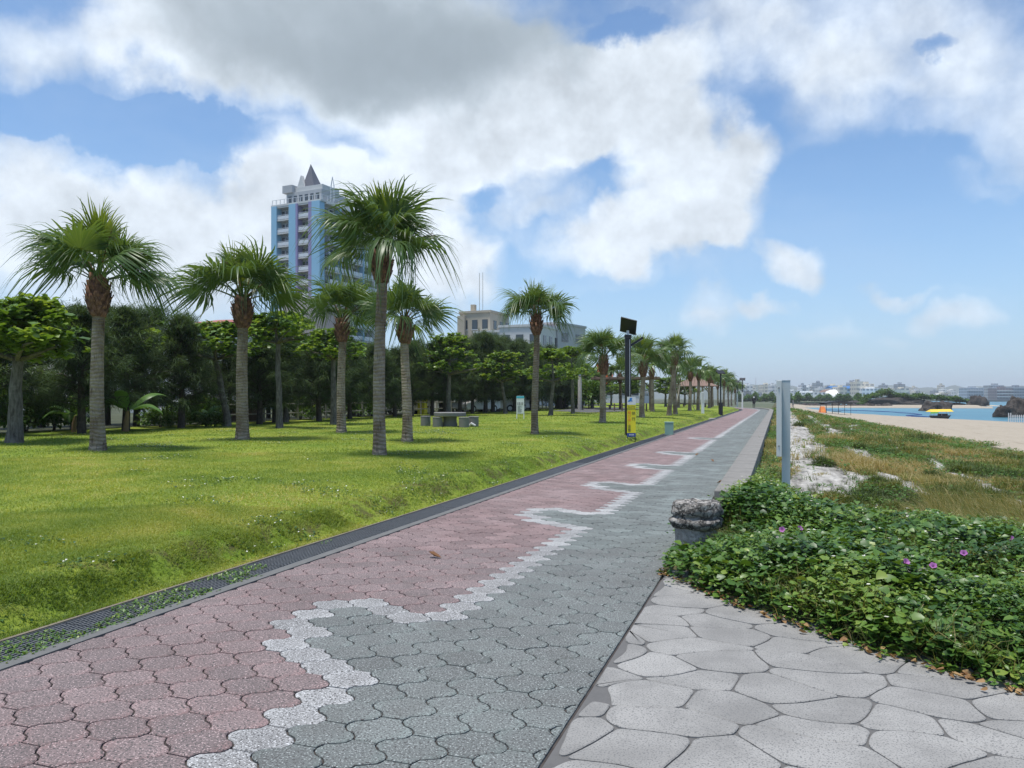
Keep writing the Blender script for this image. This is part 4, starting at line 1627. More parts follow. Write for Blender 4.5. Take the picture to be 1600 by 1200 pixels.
# ------------------------------------------------------------------ fan palms
def frond_mesh(seed, nseg=34, span=2.25, Rb=0.95, pet=0.75, droop=0.5, cup=0.25, mat=None, sag=0.25, fold=0.0):
    r = random.Random(seed)
    V, F, A = [], [], []
    base_rnd = r.random()

    def arch(x):
        return -sag * (x / pet) ** 2 * 0.35
    # petiole, a flat triangular stalk
    n = 6
    for i in range(n):
        x = pet * i / (n - 1)
        w = 0.030 * (1 - 0.6 * i / (n - 1))
        V += [(x, -w, arch(x)), (x, w, arch(x)), (x, 0, arch(x) - w * 0.9)]
        A += [base_rnd * 0.4 + 0.35] * 3
    for i in range(n - 1):
        a, b = 3 * i, 3 * i + 3
        F += [(a, b, b + 1, a + 1), (a + 1, b + 1, b + 2, a + 2), (a + 2, b + 2, b, a)]
    slope = -sag * 0.7 / pet
    z0 = arch(pet)
    ts = [0.06, 0.30, 0.52, 0.74, 0.90, 1.0]
    for s in range(nseg):
        th = -span + 2 * span * (s + 0.5) / nseg
        half = span / nseg
        L = Rb * (0.80 + 0.20 * math.cos(th * 0.7)) * r.uniform(0.8, 1.1)
        dr = droop * r.uniform(0.4, 1.8)
        sw = r.uniform(-0.12, 0.12)
        tone = min(0.99, max(0.0, base_rnd * 0.5 + 0.25 + r.gauss(0, 0.09)))
        b0 = len(V)
        for t in ts:
            rad = L * t
            split = max(0.0, (t - 0.5) / 0.5)
            hw = rad * math.tan(half) * (1.0 if t <= 0.52 else max(0.02, (0.52 / t) * (1 - split) ** 0.75))
            tha = th + sw * split * split + 0.10 * split * split * (1 if th > 0 else -1)
            cx_, cy_ = math.cos(tha), math.sin(tha)
            zc = cup * abs(math.sin(th)) * rad + 0.10 * math.cos(th) * rad * 0
            zc -= dr * L * (t ** 3.0) * (0.55 + 0.45 * split)
            shrinkr = 1 - 0.35 * dr * t ** 4
            x, y = rad * shrinkr * cx_, rad * shrinkr * cy_
            y *= (1 - fold)
            zc += fold * abs(y) * 1.2
            zz_ = z0 + slope * x + zc
            px2, py2 = -cy_ * hw, cx_ * hw
            V += [(pet + x - px2, y - py2, zz_), (pet + x, y, zz_ + hw * 0.55), (pet + x + px2, y + py2, zz_)]
            A += [tone, min(0.99, tone + 0.08), tone]
        for i in range(len(ts) - 1):
            a, b = b0 + 3 * i, b0 + 3 * i + 3
            F += [(a, b, b + 1, a + 1), (a + 1, b + 1, b + 2, a + 2)]
    return np_mesh('frond', V, np.array(F), mat or M_palm, False, {'rnd': A})


FR_Y = [frond_mesh(s, 30, 1.2, 0.95, 0.55, 0.10, 0.35, M_palmy, 0.05, 0.25) for s in (1, 2)]
FR_M = [frond_mesh(s, 44, 2.1, 1.0, 0.70, d, 0.28, M_palm, 0.22) for s, d in ((3, 0.38), (4, 0.6), (5, 0.48), (9, 0.75))]
FR_O = [frond_mesh(s, 44, 2.3, 1.02, 0.80, d, 0.12, M_palm, 0.42) for s, d in ((6, 0.75), (7, 1.0), (8, 0.9))]
FR_FY = [frond_mesh(11, 16, 1.2, 0.95, 0.55, 0.10, 0.35, M_palmy, 0.05, 0.25)]
FR_FM = [frond_mesh(s, 18, 2.1, 1.0, 0.70, 0.5, 0.28, M_palm, 0.22) for s in (12, 13)]
FR_FO = [frond_mesh(s, 18, 2.3, 1.02, 0.80, 0.9, 0.12, M_palm, 0.42) for s in (14, 15)]


def palm(base, H, rad, crown, label, seed, nfr=26, detail=True, lean=(0, 0), group=None):
    rad *= 0.9
    r = random.Random(seed)
    X, Y = base
    z = lawn_z(X, Y) - 0.03
    t = empty('fan_palm', (X, Y, z), 0, label, 'palm tree', group)
    # trunk
    n, m = (22, int(H / 0.06)) if detail else (10, 14)
    boot = 0.80 * crown
    Ht = H - boot * 0.85
    V = []
    ox, oy = r.uniform(0, 9), r.uniform(0, 9)
    for j in range(m + 1):
        zz_ = Ht * j / m
        f = zz_ / Ht
        rr = rad * (1.0 + 0.35 * math.exp(-zz_ / 0.22) + 0.06 * math.exp(-((f - 0.3) / 0.3) ** 2) - 0.14 * f)
        rr *= 1 + 0.008 * math.sin(zz_ * 78 + 2 * mnoise.noise(Vector((ox, oy, zz_))))
        bx, by = lean[0] * f ** 1.4 + 0.02 * math.sin(f * 5 + ox), lean[1] * f ** 1.4
        for i in range(n):
            a = 2 * math.pi * i / n
            q = 1 + 0.05 * mnoise.noise(Vector((math.cos(a) * 1.5 + ox, math.sin(a) * 1.5 + oy, zz_ * 1.3))) + 0.03 * mnoise.noise(Vector((math.cos(a) * 4, math.sin(a) * 4 + ox, zz_ * 6)))
            V.append((bx + rr * q * math.cos(a), by + rr * q * math.sin(a), zz_))
    F = [(j * n + i, j * n + (i + 1) % n, (j + 1) * n + (i + 1) % n, (j + 1) * n + i) for j in range(m) for i in range(n)]
    link('trunk', np_mesh('trunk', V, np.array(F), M_trunk, True), t)
    # old leaf bases: overlapping wedges in a spiral
    BV, BF, BA = [], [], []
    tx, ty = lean
    nb = 62 if detail else 22
    core = []
    for j in range(7):
        f = j / 6
        rr = rad * (0.92 + 0.78 * math.sin(math.pi * min(1, f * 0.95)) + 0.05 * f)
        core.append((rr, Ht - 0.04 + boot * f))
    cn = 14
    for rr, zz_ in core:
        for i in range(cn):
            a = 2 * math.pi * i / cn
            q = 1 + 0.08 * mnoise.noise(Vector((math.cos(a) * 2 + oy, math.sin(a) * 2, zz_ * 5)))
            BV.append((tx + rr * q * math.cos(a), ty + rr * q * math.sin(a), zz_))
            BA.append(0.25)
    BF += [(j * cn + i, j * cn + (i + 1) % cn, (j + 1) * cn + (i + 1) % cn, (j + 1) * cn + i) for j in range(6) for i in range(cn)]
    for k in range(nb):
        f = (k + 0.5) / nb
        a = k * 2.399963 + r.uniform(-.15, .15)
        rr = rad * (0.92 + 0.78 * math.sin(math.pi * min(1, f * 0.95)) + 0.05 * f)
        zz_ = Ht + boot * f * 0.95 - 0.05
        w, h, o = r.uniform(.05, .085) * crown ** 0.5, r.uniform(.10, .2), r.uniform(0.03, 0.085)
        ca, sa = math.cos(a), math.sin(a)
        b0 = len(BV)
        for rx, sy, dz in ((rr * 0.98, -w, 0), (rr * 0.98, w, 0), (rr + o, -w * 0.45, h), (rr + o, w * 0.45, h), (rr + o * 0.25, -w * 0.4, h * 0.9), (rr + o * 0.25, w * 0.4, h * 0.9)):
            BV.append((tx + rx * ca - sy * sa, ty + rx * sa + sy * ca, zz_ + dz))
            BA.append(r.uniform(0.25, 0.95))
        BF += [(b0, b0 + 1, b0 + 3, b0 + 2), (b0 + 2, b0 + 3, b0 + 5, b0 + 4), (b0, b0 + 2, b0 + 4, b0), (b0 + 1, b0 + 5, b0 + 3, b0 + 1)][:2]
    link('leaf_bases', np_mesh('leaf_bases', BV, np.array(BF), M_boot, False, {'rnd': BA}), t)
    # fronds
    nfr = int(nfr * 0.8)
    S = crown / 1.0
    for k in range(nfr):
        f = (k + 0.5) / nfr
        a = k * 2.399963 + r.uniform(-.55, .55)
        e = R(84 - 68 * f ** 0.9 + r.uniform(-16, 16))
        sets = (FR_Y, FR_M, FR_O) if detail else (FR_FY, FR_FM, FR_FO)
        me = r.choice(sets[0] if f < 0.26 else (sets[1] if f < 0.82 else sets[2]))
        o = link('frond', me, t, (tx + 0.07 * math.cos(a), ty + 0.07 * math.sin(a), Ht + boot * (1.0 - 0.14 * f)), (r.gauss(0, .5), -e, a))
        s_ = S * r.uniform(0.72, 1.16) * (0.85 if f < 0.12 else 1)
        o.scale = (s_, s_, s_)
    # flower stalks and dead strings
    if detail:
        mb = MB()
        for k in range(5):
            a = r.uniform(0, 6.28)
            L = S * r.uniform(1.0, 1.5)
            e = R(r.uniform(25, 75))
            p = [(tx + L * s * math.cos(a) * math.cos(e), ty + L * s * math.sin(a) * math.cos(e), Ht + boot * 0.9 + L * s * math.sin(e) - 0.25 * s * s) for s in (0, .3, .6, .85, 1)]
            mb.tube(p, [0.016, 0.013, 0.01, 0.006, 0.003], 5)
            for _ in range(12):
                s = r.uniform(.45, 1)
                q = Vector(p[0]).lerp(Vector(p[-1]), s)
                q.z += 0.05
                d_ = Vector((r.gauss(0, 1), r.gauss(0, 1), r.gauss(0, .6))).normalized() * r.uniform(.1, .28)
                mb.tube([q, q + d_ * 0.6, q + d_ + Vector((0, 0, -.05))], [0.005, 0.004, 0.002], 4)
        mb.build('flower_stalks', M_dry, t)
        tag(t.children[-1], kind='stuff')
    return t


PALMS = [  # px of the foot, crown base row, crown size, radius, label
    (152, 705, 450, 1.06, 0.155, 'stout fan palm with wide sprawling fronds and a tall dead flower spike', 28),
    (378, 688, 478, 1.05, 0.172, 'fan palm with a thick grey trunk in front of a bright leafy almond tree', 28),
    (533, 677, 508, 0.98, 0.15, 'fan palm with yellow green fronds beside the tall pale trunked palm', 26),
    (592, 707, 398, 0.92, 0.138, 'tallest fan palm with a pale slender trunk and dense dark crown', 34),
    (636, 688, 506, 0.80, 0.145, 'fan palm with a dark rough brown trunk beside the stone picnic table', 26),
    (836, 675, 497, 0.86, 0.125, 'lone fan palm with a slim grey trunk beside the white notice board', 28),
    (941, 659, 562, 1.15, 0.16, 'short fan palm with pale trunk and spreading crown left of the yellow sign', 28),
]
for i, (px, py, top, crown, rad, lab, nf) in enumerate(PALMS):
    X, Y = at(px, py, 0.41)
    d = 1200 * (EYE - 0.41) / (py - 622)
    H = (py - top) / 1200 * d + 0.15 * crown
    palm((X, Y), H, rad, crown, lab, 20 + i, nf, True, (random.uniform(-.08, .08), random.uniform(-.05, .05)))

FARP = [(1003, 651, 570, 1.25), (1046, 648, 556, 1.1), (1055, 646, 574, 1.05), (1020, 643, 580, 1.2), (1078, 641, 584, 1.15), (1091, 640, 584, 1.1), (1108, 637, 590, 1.1),
        (1113, 635, 596, 1.3), (1060, 637, 590, 1.2), (1098, 634, 598, 1.2), (1122, 633, 600, 1.3), (1131, 634, 594, 1.3), (1138, 632, 600, 1.3), (1143, 631, 604, 1.4), (1149, 630, 606, 1.4), (970, 640, 588, 1.3), (1085, 632, 602, 1.3)]
FL = ['fan palm standing behind the lamp post with the yellow sign', 'tall fan palm with a leaning pale trunk behind the green utility box', 'dark trunked fan palm close behind the leaning one']
for i, (px, py, top, crown) in enumerate(FARP):
    X, Y = at(px, py, 0.41)
    d = 1200 * (EYE - 0.41) / (py - 622)
    H = (py - top) / 1200 * d + 0.2
    palm((X, Y), H, 0.17, crown, FL[i] if i < 3 else 'distant fan palm in the row along the promenade', 60 + i, 20, i < 3, (0.35 if i == 1 else random.uniform(-.1, .1), 0), 'row of palms along the promenade')


# ------------------------------------------------------------------ broadleaf (sea almond) trees: tiers of rosettes on level limbs
def almond(base, H, trunk_h, spread, label, seed, lean=(0, 0), tiers=3, dens=1.0, rad=0.11, one_side=None, group=None):
    r = random.Random(seed)
    g = np.random.default_rng(seed)
    X, Y = base
    t = empty('almond_tree', (X, Y, lawn_z(X, Y) - 0.03), 0, label, 'tree', group)
    mb = MB()
    top = Vector((lean[0], lean[1], trunk_h))
    pts = []
    for i in range(7):
        f = i / 6
        pts.append((lean[0] * f ** 1.3 + 0.03 * r.uniform(-1, 1) * (0 < i), lean[1] * f ** 1.3 + 0.03 * r.uniform(-1, 1) * (0 < i), trunk_h * f))
    mb.tube(pts, [rad * (1.25 - 0.45 * i / 6) if i else rad * 1.5 for i in range(7)], 10)
    mb.build('trunk', M_bark, t, True)
    mb = MB()
    ros = []
    # leader and limbs
    lead = [top, top + Vector((r.uniform(-.2, .2), r.uniform(-.2, .2), (H - trunk_h) * 0.9))]
    mb.tube(lead, [rad * 0.75, rad * 0.2], 7)
    for k in range(tiers):
        f = k / max(1, tiers - 1)
        z0 = trunk_h * (0.97) + (H - trunk_h) * 0.75 * f
        nb = 6
        rr = spread * (1 - 0.45 * f)
        for b in range(nb):
            a = 2 * math.pi * b / nb + r.uniform(-.4, .4) + k
            if one_side is not None and math.cos(a - one_side) < -0.3 and r.random() < 0.6: continue
            p0 = top.lerp(lead[1], min(1, max(0, (z0 - trunk_h) / max(0.1, H - trunk_h))))
            L = rr * r.uniform(0.7, 1.1)
            pp = [p0]
            for s in (0.35, 0.7, 1.0):
                pp.append(p0 + Vector((math.cos(a + 0.2 * s) * L * s, math.sin(a + 0.2 * s) * L * s, L * 0.20 * s + r.uniform(-.05, .08))))
            mb.tube(pp, [rad * 0.5, rad * 0.36, rad * 0.24, rad * 0.12], 6)
            nt = int(12 * dens)
            for q in range(nt):
                s = r.uniform(0.3, 1.05)
                c = p0.lerp(pp[-1], s) + Vector((r.gauss(0, .17 * spread / 1.5), r.gauss(0, .17 * spread / 1.5), 0.04 + r.uniform(-.12, .42)))
                ros.append(c)
    for q in range(int(10 * dens)):
        ros.append(lead[1] + Vector((r.gauss(0, .22), r.gauss(0, .22), r.uniform(-.25, .15))))
    o = mb.build('limbs', M_bark, t, True)
    C = np.array([tuple(c) for c in ros])
    K = 11
    n = len(C) * K
    P = np.repeat(C, K, 0)
    ang = g.uniform(0, 6.283, n)
    D = np.column_stack([np.cos(ang), np.sin(ang), g.uniform(-0.35, 0.75, n)])
    L = g.uniform(0.15, 0.28, n)
    P = P + g.normal(0, 0.03, (n, 3))
    V, F = round_leaf_arrays(P, D, np.tile([0, 0, 1.0], (n, 1)) + g.normal(0, .25, (n, 3)), L, L * 0.36, 0.25, 0.15)
    tone = np.clip(np.repeat(g.uniform(0.05, 0.9, len(C)), K) + g.normal(0, .16, n), 0, .95)
    tone = np.where(g.random(n) < 0.006, 0.995, tone)
    o = link('crown', np_mesh('crown', V, F, M_almond, False, {'rnd': rep(tone, 7)}), t)
    return t


ALM = [  # foot px, trunk top row, crown top row, spread, lean, label
    (22, 693, 562, 470, 1.75, (0.12, 0), 'almond tree with a lichen streaked trunk and broad glossy leaves by the stout palm', 3, 1.6, 0.15),
    (355, 667, 560, 512, 2.6, (-0.55, 0), 'almond tree with a dark leaning trunk and a flat wide leafy top', 2, 1.7, 0.12),
    (437, 670, 535, 498, 1.6, (-0.1, 0), 'almond tree with a thin pale straight trunk beside the thick grey palm', 2, 1.1, 0.10),
    (447, 660, 560, 520, 1.3, (-0.35, 0), 'almond tree with a dark leaning stem behind the thin pale trunk', 2, 0.8, 0.10),
    (521, 664, 560, 516, 1.5, (0, 0), 'almond tree with a straight dark trunk close behind the yellow green palm', 2, 0.9, 0.11),
    (700, 650, 585, 518, 2.2, (0.1, 0), 'almond tree with a rounded bright crown above the stone picnic table', 3, 1.3, 0.15),
    (790, 647, 596, 548, 1.9, (-0.3, 0), 'almond tree with a pale forked trunk beside the white notice board', 3, 1.1, 0.12),
    (860, 650, 596, 545, 2.2, (0.2, 0), 'almond tree with twisted stems behind the lone slim palm', 2, 1.2, 0.12),
    (895, 647, 585, 540, 1.7, (0.0, 0), 'almond tree with a thin straight trunk beside the concrete column', 2, 1.1, 0.11),
]
for i, (px, py, tt_, ct, spread, lean, lab, tiers, dens, rad) in enumerate(ALM):
    X, Y = at(px, py, 0.41)
    d = 1200 * (EYE - 0.41) / (py - 622)
    almond((X, Y), (py - ct) / 1200 * d, (py - tt_) / 1200 * d, spread, lab, 100 + i, lean, tiers, dens, rad)

for i, (px, d, h) in enumerate(((925, 82, 4.0), (985, 95, 3.6), (1040, 100, 3.8), (1070, 118, 4.0), (880, 96, 4.2), (955, 112, 4.2))):
    X, Y = far(px, d)
    almond((X, Y), h, 1.7, 2.6, 'dense round leafy tree beyond the side path and shelters', 140 + i, (0, 0), 3, 1.8, 0.14, group='leafy trees beyond the shelters')


# ------------------------------------------------------------------ ironwood (casuarina) belt
def casuarina_meshes(seed, H=5.6):
    r = random.Random(seed)
    g = np.random.default_rng(seed)
    mb = MB()
    mb.tube([(0, 0, 0), (0.04, 0.02, H * 0.3), (-0.04, 0.03, H * 0.6), (0.02, 0, H * 0.93)], [0.15, 0.11, 0.07, 0.02], 9)
    mt = mb.mesh('trunk', M_barkd, True)
    mb = MB()
    PP, DD, LL, TT = [], [], [], []
    for k in range(58):
        f = (k + 0.5) / 58
        z = H * (0.20 + 0.74 * f)
        a = k * 2.4 + r.uniform(-.4, .4)
        L = (1.75 * (1 - f) ** 0.6 + 0.35) * r.uniform(0.7, 1.15) * (0.75 if f < 0.12 else 1)
        e = R(15 + 50 * f + r.uniform(-10, 10))
        d0 = Vector((math.cos(a) * math.cos(e), math.sin(a) * math.cos(e), math.sin(e)))
        p0 = Vector((0, 0, z))
        mb.tube([p0, p0 + d0 * L * 0.6, p0 + d0 * L + Vector((0, 0, -.1 * L))], [0.026, 0.016, 0.006], 5)
        tone = min(0.95, max(0.05, 0.4 + r.gauss(0, 0.2)))
        for q in range(11):
            s = (0.18 + 0.85 * (q + r.random()) / 11)
            c = p0 + d0 * L * s + Vector((r.gauss(0, .12), r.gauss(0, .12), r.gauss(0, .08) - 0.08 * s * L))
            m = 17
            dd = g.normal(0, 0.55, (m, 3)) + np.array([d0.x * 0.8, d0.y * 0.8, -0.30 + 0.8 * f])
            PP.append(np.tile(np.array(c), (m, 1)) + g.normal(0, 0.08, (m, 3)))
            DD.append(dd)
            LL.append(g.uniform(0.18, 0.46, m))
            TT.append(np.clip(tone + g.normal(0, .14, m), 0, .99))
    P, D, L, T = (np.concatenate(a) for a in (PP, DD, LL, TT))
    V, F = blade_arrays(P, D, L, np.full(len(P), 0.011), g.uniform(0.1, .5, len(P)))
    mc = np_mesh('crown', V, F, M_casu, False, {'rnd': rep(T, 5)})
    return mt, mb.mesh('limbs', M_barkd), mc


CAS = [casuarina_meshes(s) for s in (201, 202, 203, 204)]
r = random.Random(44)
tops = [(0, 455), (60, 470), (130, 490), (190, 480), (250, 478), (310, 520), (350, 560), (430, 540), (520, 530), (600, 540), (700, 535), (760, 525), (800, 535), (850, 540), (900, 560), (960, 600)]


def top_row(px):
    for (a, b), (c, d) in zip(tops, tops[1:]):
        if a <= px <= c: return b + (d - b) * (px - a) / (c - a)
    return 470 if px < 0 else 600


def px_of(X, Y):
    d = -X * math.sin(YAW) + Y * math.cos(YAW)
    u = X * math.cos(YAW) + Y * math.sin(YAW)
    return 800 + 1200 * u / d, d


spots = []
for row, xr in enumerate((-21.4, -24.6, -28.0)):
    Y = 8.0 + row * 0.9
    while Y < 92:
        spots.append((xr + r.uniform(-.6, .6), Y, row))
        Y += r.uniform(1.9, 2.7) + row * 0.3
ntree = 0
for X, Y, row in spots:
    px, d = px_of(X, Y)
    if px < -120 or px > 930: continue
    if 308 < px < 352 and row < 2: continue               # the gap where the houses show
    hgt = EYE + (622 - top_row(px)) / 1200 * d - 0.36 + r.uniform(-0.35, 0.25)
    hgt = min(7.5, max(3.6, hgt))
    t = empty('ironwood_tree', (X, Y, 0.34 if X < -23.9 else lawn_z(X, Y) - 0.03), r.uniform(0, 6.28), 'dark feathery ironwood tree in the shelter belt behind the lawn', 'tree', 'ironwood shelter belt')
    a, b, c = r.choice(CAS)
    for nm, me in (('trunk', a), ('limbs', b), ('crown', c)):
        link(nm, me, t)
    s = hgt / 5.6
    w = max(0.95, s * r.uniform(1.0, 1.2))
    t.scale = (w, w, s)


# shrubs and banana plants under the belt
def shrub_mesh(seed, n=1500, mat=None):
    g = np.random.default_rng(seed)
    d = unit_dirs(n, -0.1, 1.0)
    rad = g.uniform(0.55, 1.0, n) * (1 + 0.25 * np.sin(d[:, 0] * 5 + seed) * np.cos(d[:, 1] * 4))
    P = d * rad[:, None] * np.array([1, 1, 0.9])
    L = g.uniform(0.10, 0.22, n)
    V, F = leaf_arrays(P, d + g.normal(0, .6, (n, 3)), np.tile([0, 0, 1.0], (n, 1)), L, L * 0.3)
    return np_mesh('crown', V, F, mat or M_shrub, False, {'rnd': rep(np.clip(g.normal(.5, .22, n), 0, .99), 5)})


SHR = [shrub_mesh(s) for s in (301, 302)]
stem_me = MB().tube([(0, 0, -0.1), (0.05, 0, 0.5)], [0.05, 0.02], 6).tube([(0, 0, -0.1), (-0.2, 0.1, 0.45)], [0.04, 0.015], 6).mesh('stem', M_barkd)
for i, (px, d, s, zs) in enumerate(((285, 31, 0.8, 1.0), (318, 33, 0.9, 1.1), (335, 30.5, 0.6, 0.8), (40, 26, 1.0, 1.1), (85, 27, 1.1, 0.9), (560, 46, 1.2, 0.9), (600, 50, 1.3, 1.1), (470, 40, 1.0, 0.9),
                                    (650, 58, 1.5, 1.0), (740, 66, 1.6, 1.1), (800, 74, 1.6, 1.0), (880, 84, 2.0, 1.1), (920, 78, 1.8, 1.4), (-20, 24, 1.1, 1.2), (250, 30, 0.8, 0.8), (510, 44, 1.0, 1.1))):
    X, Y = far(px, d)
    t = empty('shrub', (X, Y, 0.36), random.uniform(0, 6), 'leafy green shrub growing under the ironwood belt', 'shrub', 'shrubs under the ironwood belt')
    link('crown', SHR[i % 2], t, (0, 0, 0.35))
    link('stem', stem_me, t)
    t.scale = (s, s, s * zs)


def banana_leaf(seed, L=1.5):
    r = random.Random(seed)
    V, F, A = [], [], []
    n = 16
    for i in range(n + 1):
        f = i / n
        x = L * f * (1 - 0.12 * f)
        z = 0.55 * L * f - 0.62 * L * f ** 2.6
        w = 0.20 * math.sin(math.pi * min(1, max(0, (f - 0.12) / 0.88)) ** 0.75) + 0.012
        V += [(x, -w * r.uniform(.8, 1.05), z - w * 0.45), (x, 0, z), (x, w * r.uniform(.8, 1.05), z - w * 0.45)]
        A += [r.random() * .6, .9, r.random() * .6]
    for i in range(n):
        a, b = 3 * i, 3 * i + 3
        F += [(a, b, b + 1, a + 1), (a + 1, b + 1, b + 2, a + 2)]
    return np_mesh('leaf', V, np.array(F), M_banana, False, {'rnd': A})


BAN = [banana_leaf(s) for s in (1, 2, 3)]
for i, (px, py, s, lab) in enumerate(((196, 668, 1.0, 'banana plant with long arching leaves under the ironwoods beside the stout palm'), (115, 672, 0.8, 'small banana clump behind the stout palm trunk'), (322, 664, 0.6, 'low banana plant in the gap by the tin roofed shed'))):
    X, Y = far(px, 25.5 if i < 2 else 31)
    t = empty('banana_plant', (X, Y, 0.38), 0, lab, 'banana plant')
    MB().tube([(0, 0, -.05), (0.03, 0, 0.4), (0.1, 0, 0.75)], [0.10, 0.085, 0.05], 9).build('stem', flat('banana_stem%d' % i, (0.20, 0.13, 0.06), 0.8, 0.3, 4), t, True)
    for k in range(7):
        o = link('leaf', BAN[k % 3], t, (0.09, 0, 0.68), (random.uniform(-.3, .3), -R(random.uniform(-5, 40)), k * 0.9 + random.uniform(-.2, .2)))
    t.scale = (s, s, s)

# ------------------------------------------------------------------ fence of old posts behind the trees
t = empty('post_fence', (-23.0, 28, 0.36), 0, 'weathered grey post and rail fence between the ironwood trunks', 'fence')
pm = MB().tube([(0, 0, -0.1), (0.01, 0, 1.1)], [0.06, 0.055], 8).mesh('post', M_conc)
y = 0.0
while y < 66:
    link('post', pm, t, (random.uniform(-.05, .05), y, 0), (0, 0, random.uniform(0, 6)))
    y += 1.3
for z in (0.45, 0.9):
    MB().tube([(0.06, 0, z), (0.06, 66, z)], 0.03, 6).build('rail', M_conc, t)


# ------------------------------------------------------------------ cars parked behind the belt
def car(loc, rz, label, paint, seed):
    t = empty('parked_car', loc, rz, label, 'car', 'cars parked behind the trees')
    prof = [(-2.0, 0.35), (-2.02, 0.72), (-1.75, 0.88), (-1.05, 0.95), (-0.45, 1.42), (0.95, 1.47), (1.65, 1.0), (1.98, 0.92), (2.02, 0.4), (1.75, 0.28), (-1.8, 0.28)]
    vs = []
    for s in (-1, 1):
        for x, z in prof:
            w = 0.80 if z < 1.0 else 0.64
            vs.append((x, s * w, z))
    n = len(prof)
    mb = MB()
    mb.add(vs, [tuple(range(n))[::-1], tuple(range(n, 2 * n))] + [(i, (i + 1) % n, n + (i + 1) % n, n + i) for i in range(n)])
    mb.build('body', paint, t, bevel=0.05)
    for s in (-1, 1):
        mb = MB().add([(-0.75, s * .775, 1.02), (0.9, s * .775, 1.02), (0.82, s * .675, 1.38), (-0.42, s * .675, 1.36)], [(0, 1, 2, 3)])
        mb.build('side_window', M_glass, t)
        for x in (-1.25, 1.25):
            wv = MB().tube([(x, s * 0.62, 0.31), (x, s * 0.83, 0.31)], 0.31, 16).build('wheel', M_rubber, t)
            MB().tube([(x, s * 0.825, 0.31), (x, s * 0.84, 0.31)], 0.18, 12).build('rim', M_rail, wv)
    MB().add([(-1.03, -.60, 0.98), (-1.03, .60, 0.98), (-0.50, .58, 1.40), (-0.50, -.58, 1.40)], [(0, 1, 2, 3)]).build('windscreen', M_glass, t)
    for s in (-1, 1):
        MB().box(-2.04, -1.98, s * .6 - .14, s * .6 + .14, 0.62, 0.76).build('headlight', M_rail, t)
    return t


for i, (px, d, rz, lab) in enumerate(((745, 62, 1.2, 'white car parked behind the trees left of the fence gap'), (775, 66, 0.3, 'white car parked behind the trees beyond the picnic table'), (815, 72, 1.5, 'white car parked behind the ironwoods near the notice board'), (640, 56, 0.6, 'pale car parked behind the belt near the dark trunked palm'), (70, 45, 0.3, 'white car glimpsed behind the ironwood trunks by the banana plants'), (262, 46, 0.4, 'white car glimpsed behind the banana leaves'))):
    X, Y = far(px, d)
    car((X, Y, 0.37), rz, lab, M_carw, i)
X, Y = far(660, 55)
t = empty('yellow_bin', (X, Y, 0.36), 0, 'small yellow box bin standing among the ironwood trunks', 'bin')
MB().box(-.28, .28, -.25, .25, 0.05, 1.0).build('body', M_yellow, t, bevel=0.03)
MB().box(-.30, .30, -.27, .27, 1.0, 1.08).build('lid', M_yellow, t, bevel=0.02)

# ------------------------------------------------------------------ picnic table and stools
X, Y = at(703, 667, 0.41)
zt_ = lawn_z(X, Y)
t = empty('picnic_table', (X, Y, zt_), -YAW, 'round grey stone picnic table on the lawn', 'table')
MB().lathe([(0.30, -0.05), (0.30, 0.10), (0.27, 0.2), (0.27, 0.40)], 20).build('pedestal', M_concd, t, True)
MB().lathe([(0.60, 0.40), (0.63, 0.42), (0.64, 0.54), (0.62, 0.56), (0.3, 0.562)], 28).build('tabletop', M_concd, t, True)
STL = [(665, 666, 'round grey stone stool standing apart by the dark trunked palm'), (684, 667.5, 'round grey stone stool tucked against the table pedestal on the palm side'), (725, 668, 'round grey stone stool tucked against the table pedestal on the notice board side'), (740, 667, 'round grey stone stool with a pale broken patch at its foot')]
for px, py, lab in STL:
    X, Y = at(px, py, 0.41)
    t = empty('stone_stool', (X, Y, lawn_z(X, Y)), 0, lab, 'stool', 'stone stools around the table')
    MB().lathe([(0.19, -0.05), (0.20, 0.05), (0.20, 0.36)], 18).build('block', M_concd, t, True)
    MB().lathe([(0.205, 0.36), (0.21, 0.38), (0.20, 0.40), (0.1, 0.402)], 18).build('seat', M_concd, t, True)
    if py == 667 and px == 740:
        MB().tube([(-.12, -.18, 0.02), (0, -.22, .12), (.14, -.16, .04)], [0.05, 0.06, 0.04], 7).build('broken_patch', M_plasterw, t, True)


# ------------------------------------------------------------------ notice board
def text_mesh(name, body, size, mat, parent, loc, rot=(R(90), 0, 0), align='CENTER', sx=1.0):
    cu = bpy.data.curves.new(name, 'FONT')
    cu.body = body
    cu.size = size
    cu.align_x = align
    cu.align_y = 'CENTER'
    cu.extrude = 0.002
    o = bpy.data.objects.new(name, cu)
    col.objects.link(o)
    dg = bpy.context.evaluated_depsgraph_get()
    me = bpy.data.meshes.new_from_object(o.evaluated_get(dg))
    bpy.data.objects.remove(o)
    me.materials.clear()
    me.materials.append(mat)
    ob = link(name, me, parent, loc, rot)
    ob.scale = (sx, 1, 1)
    return ob


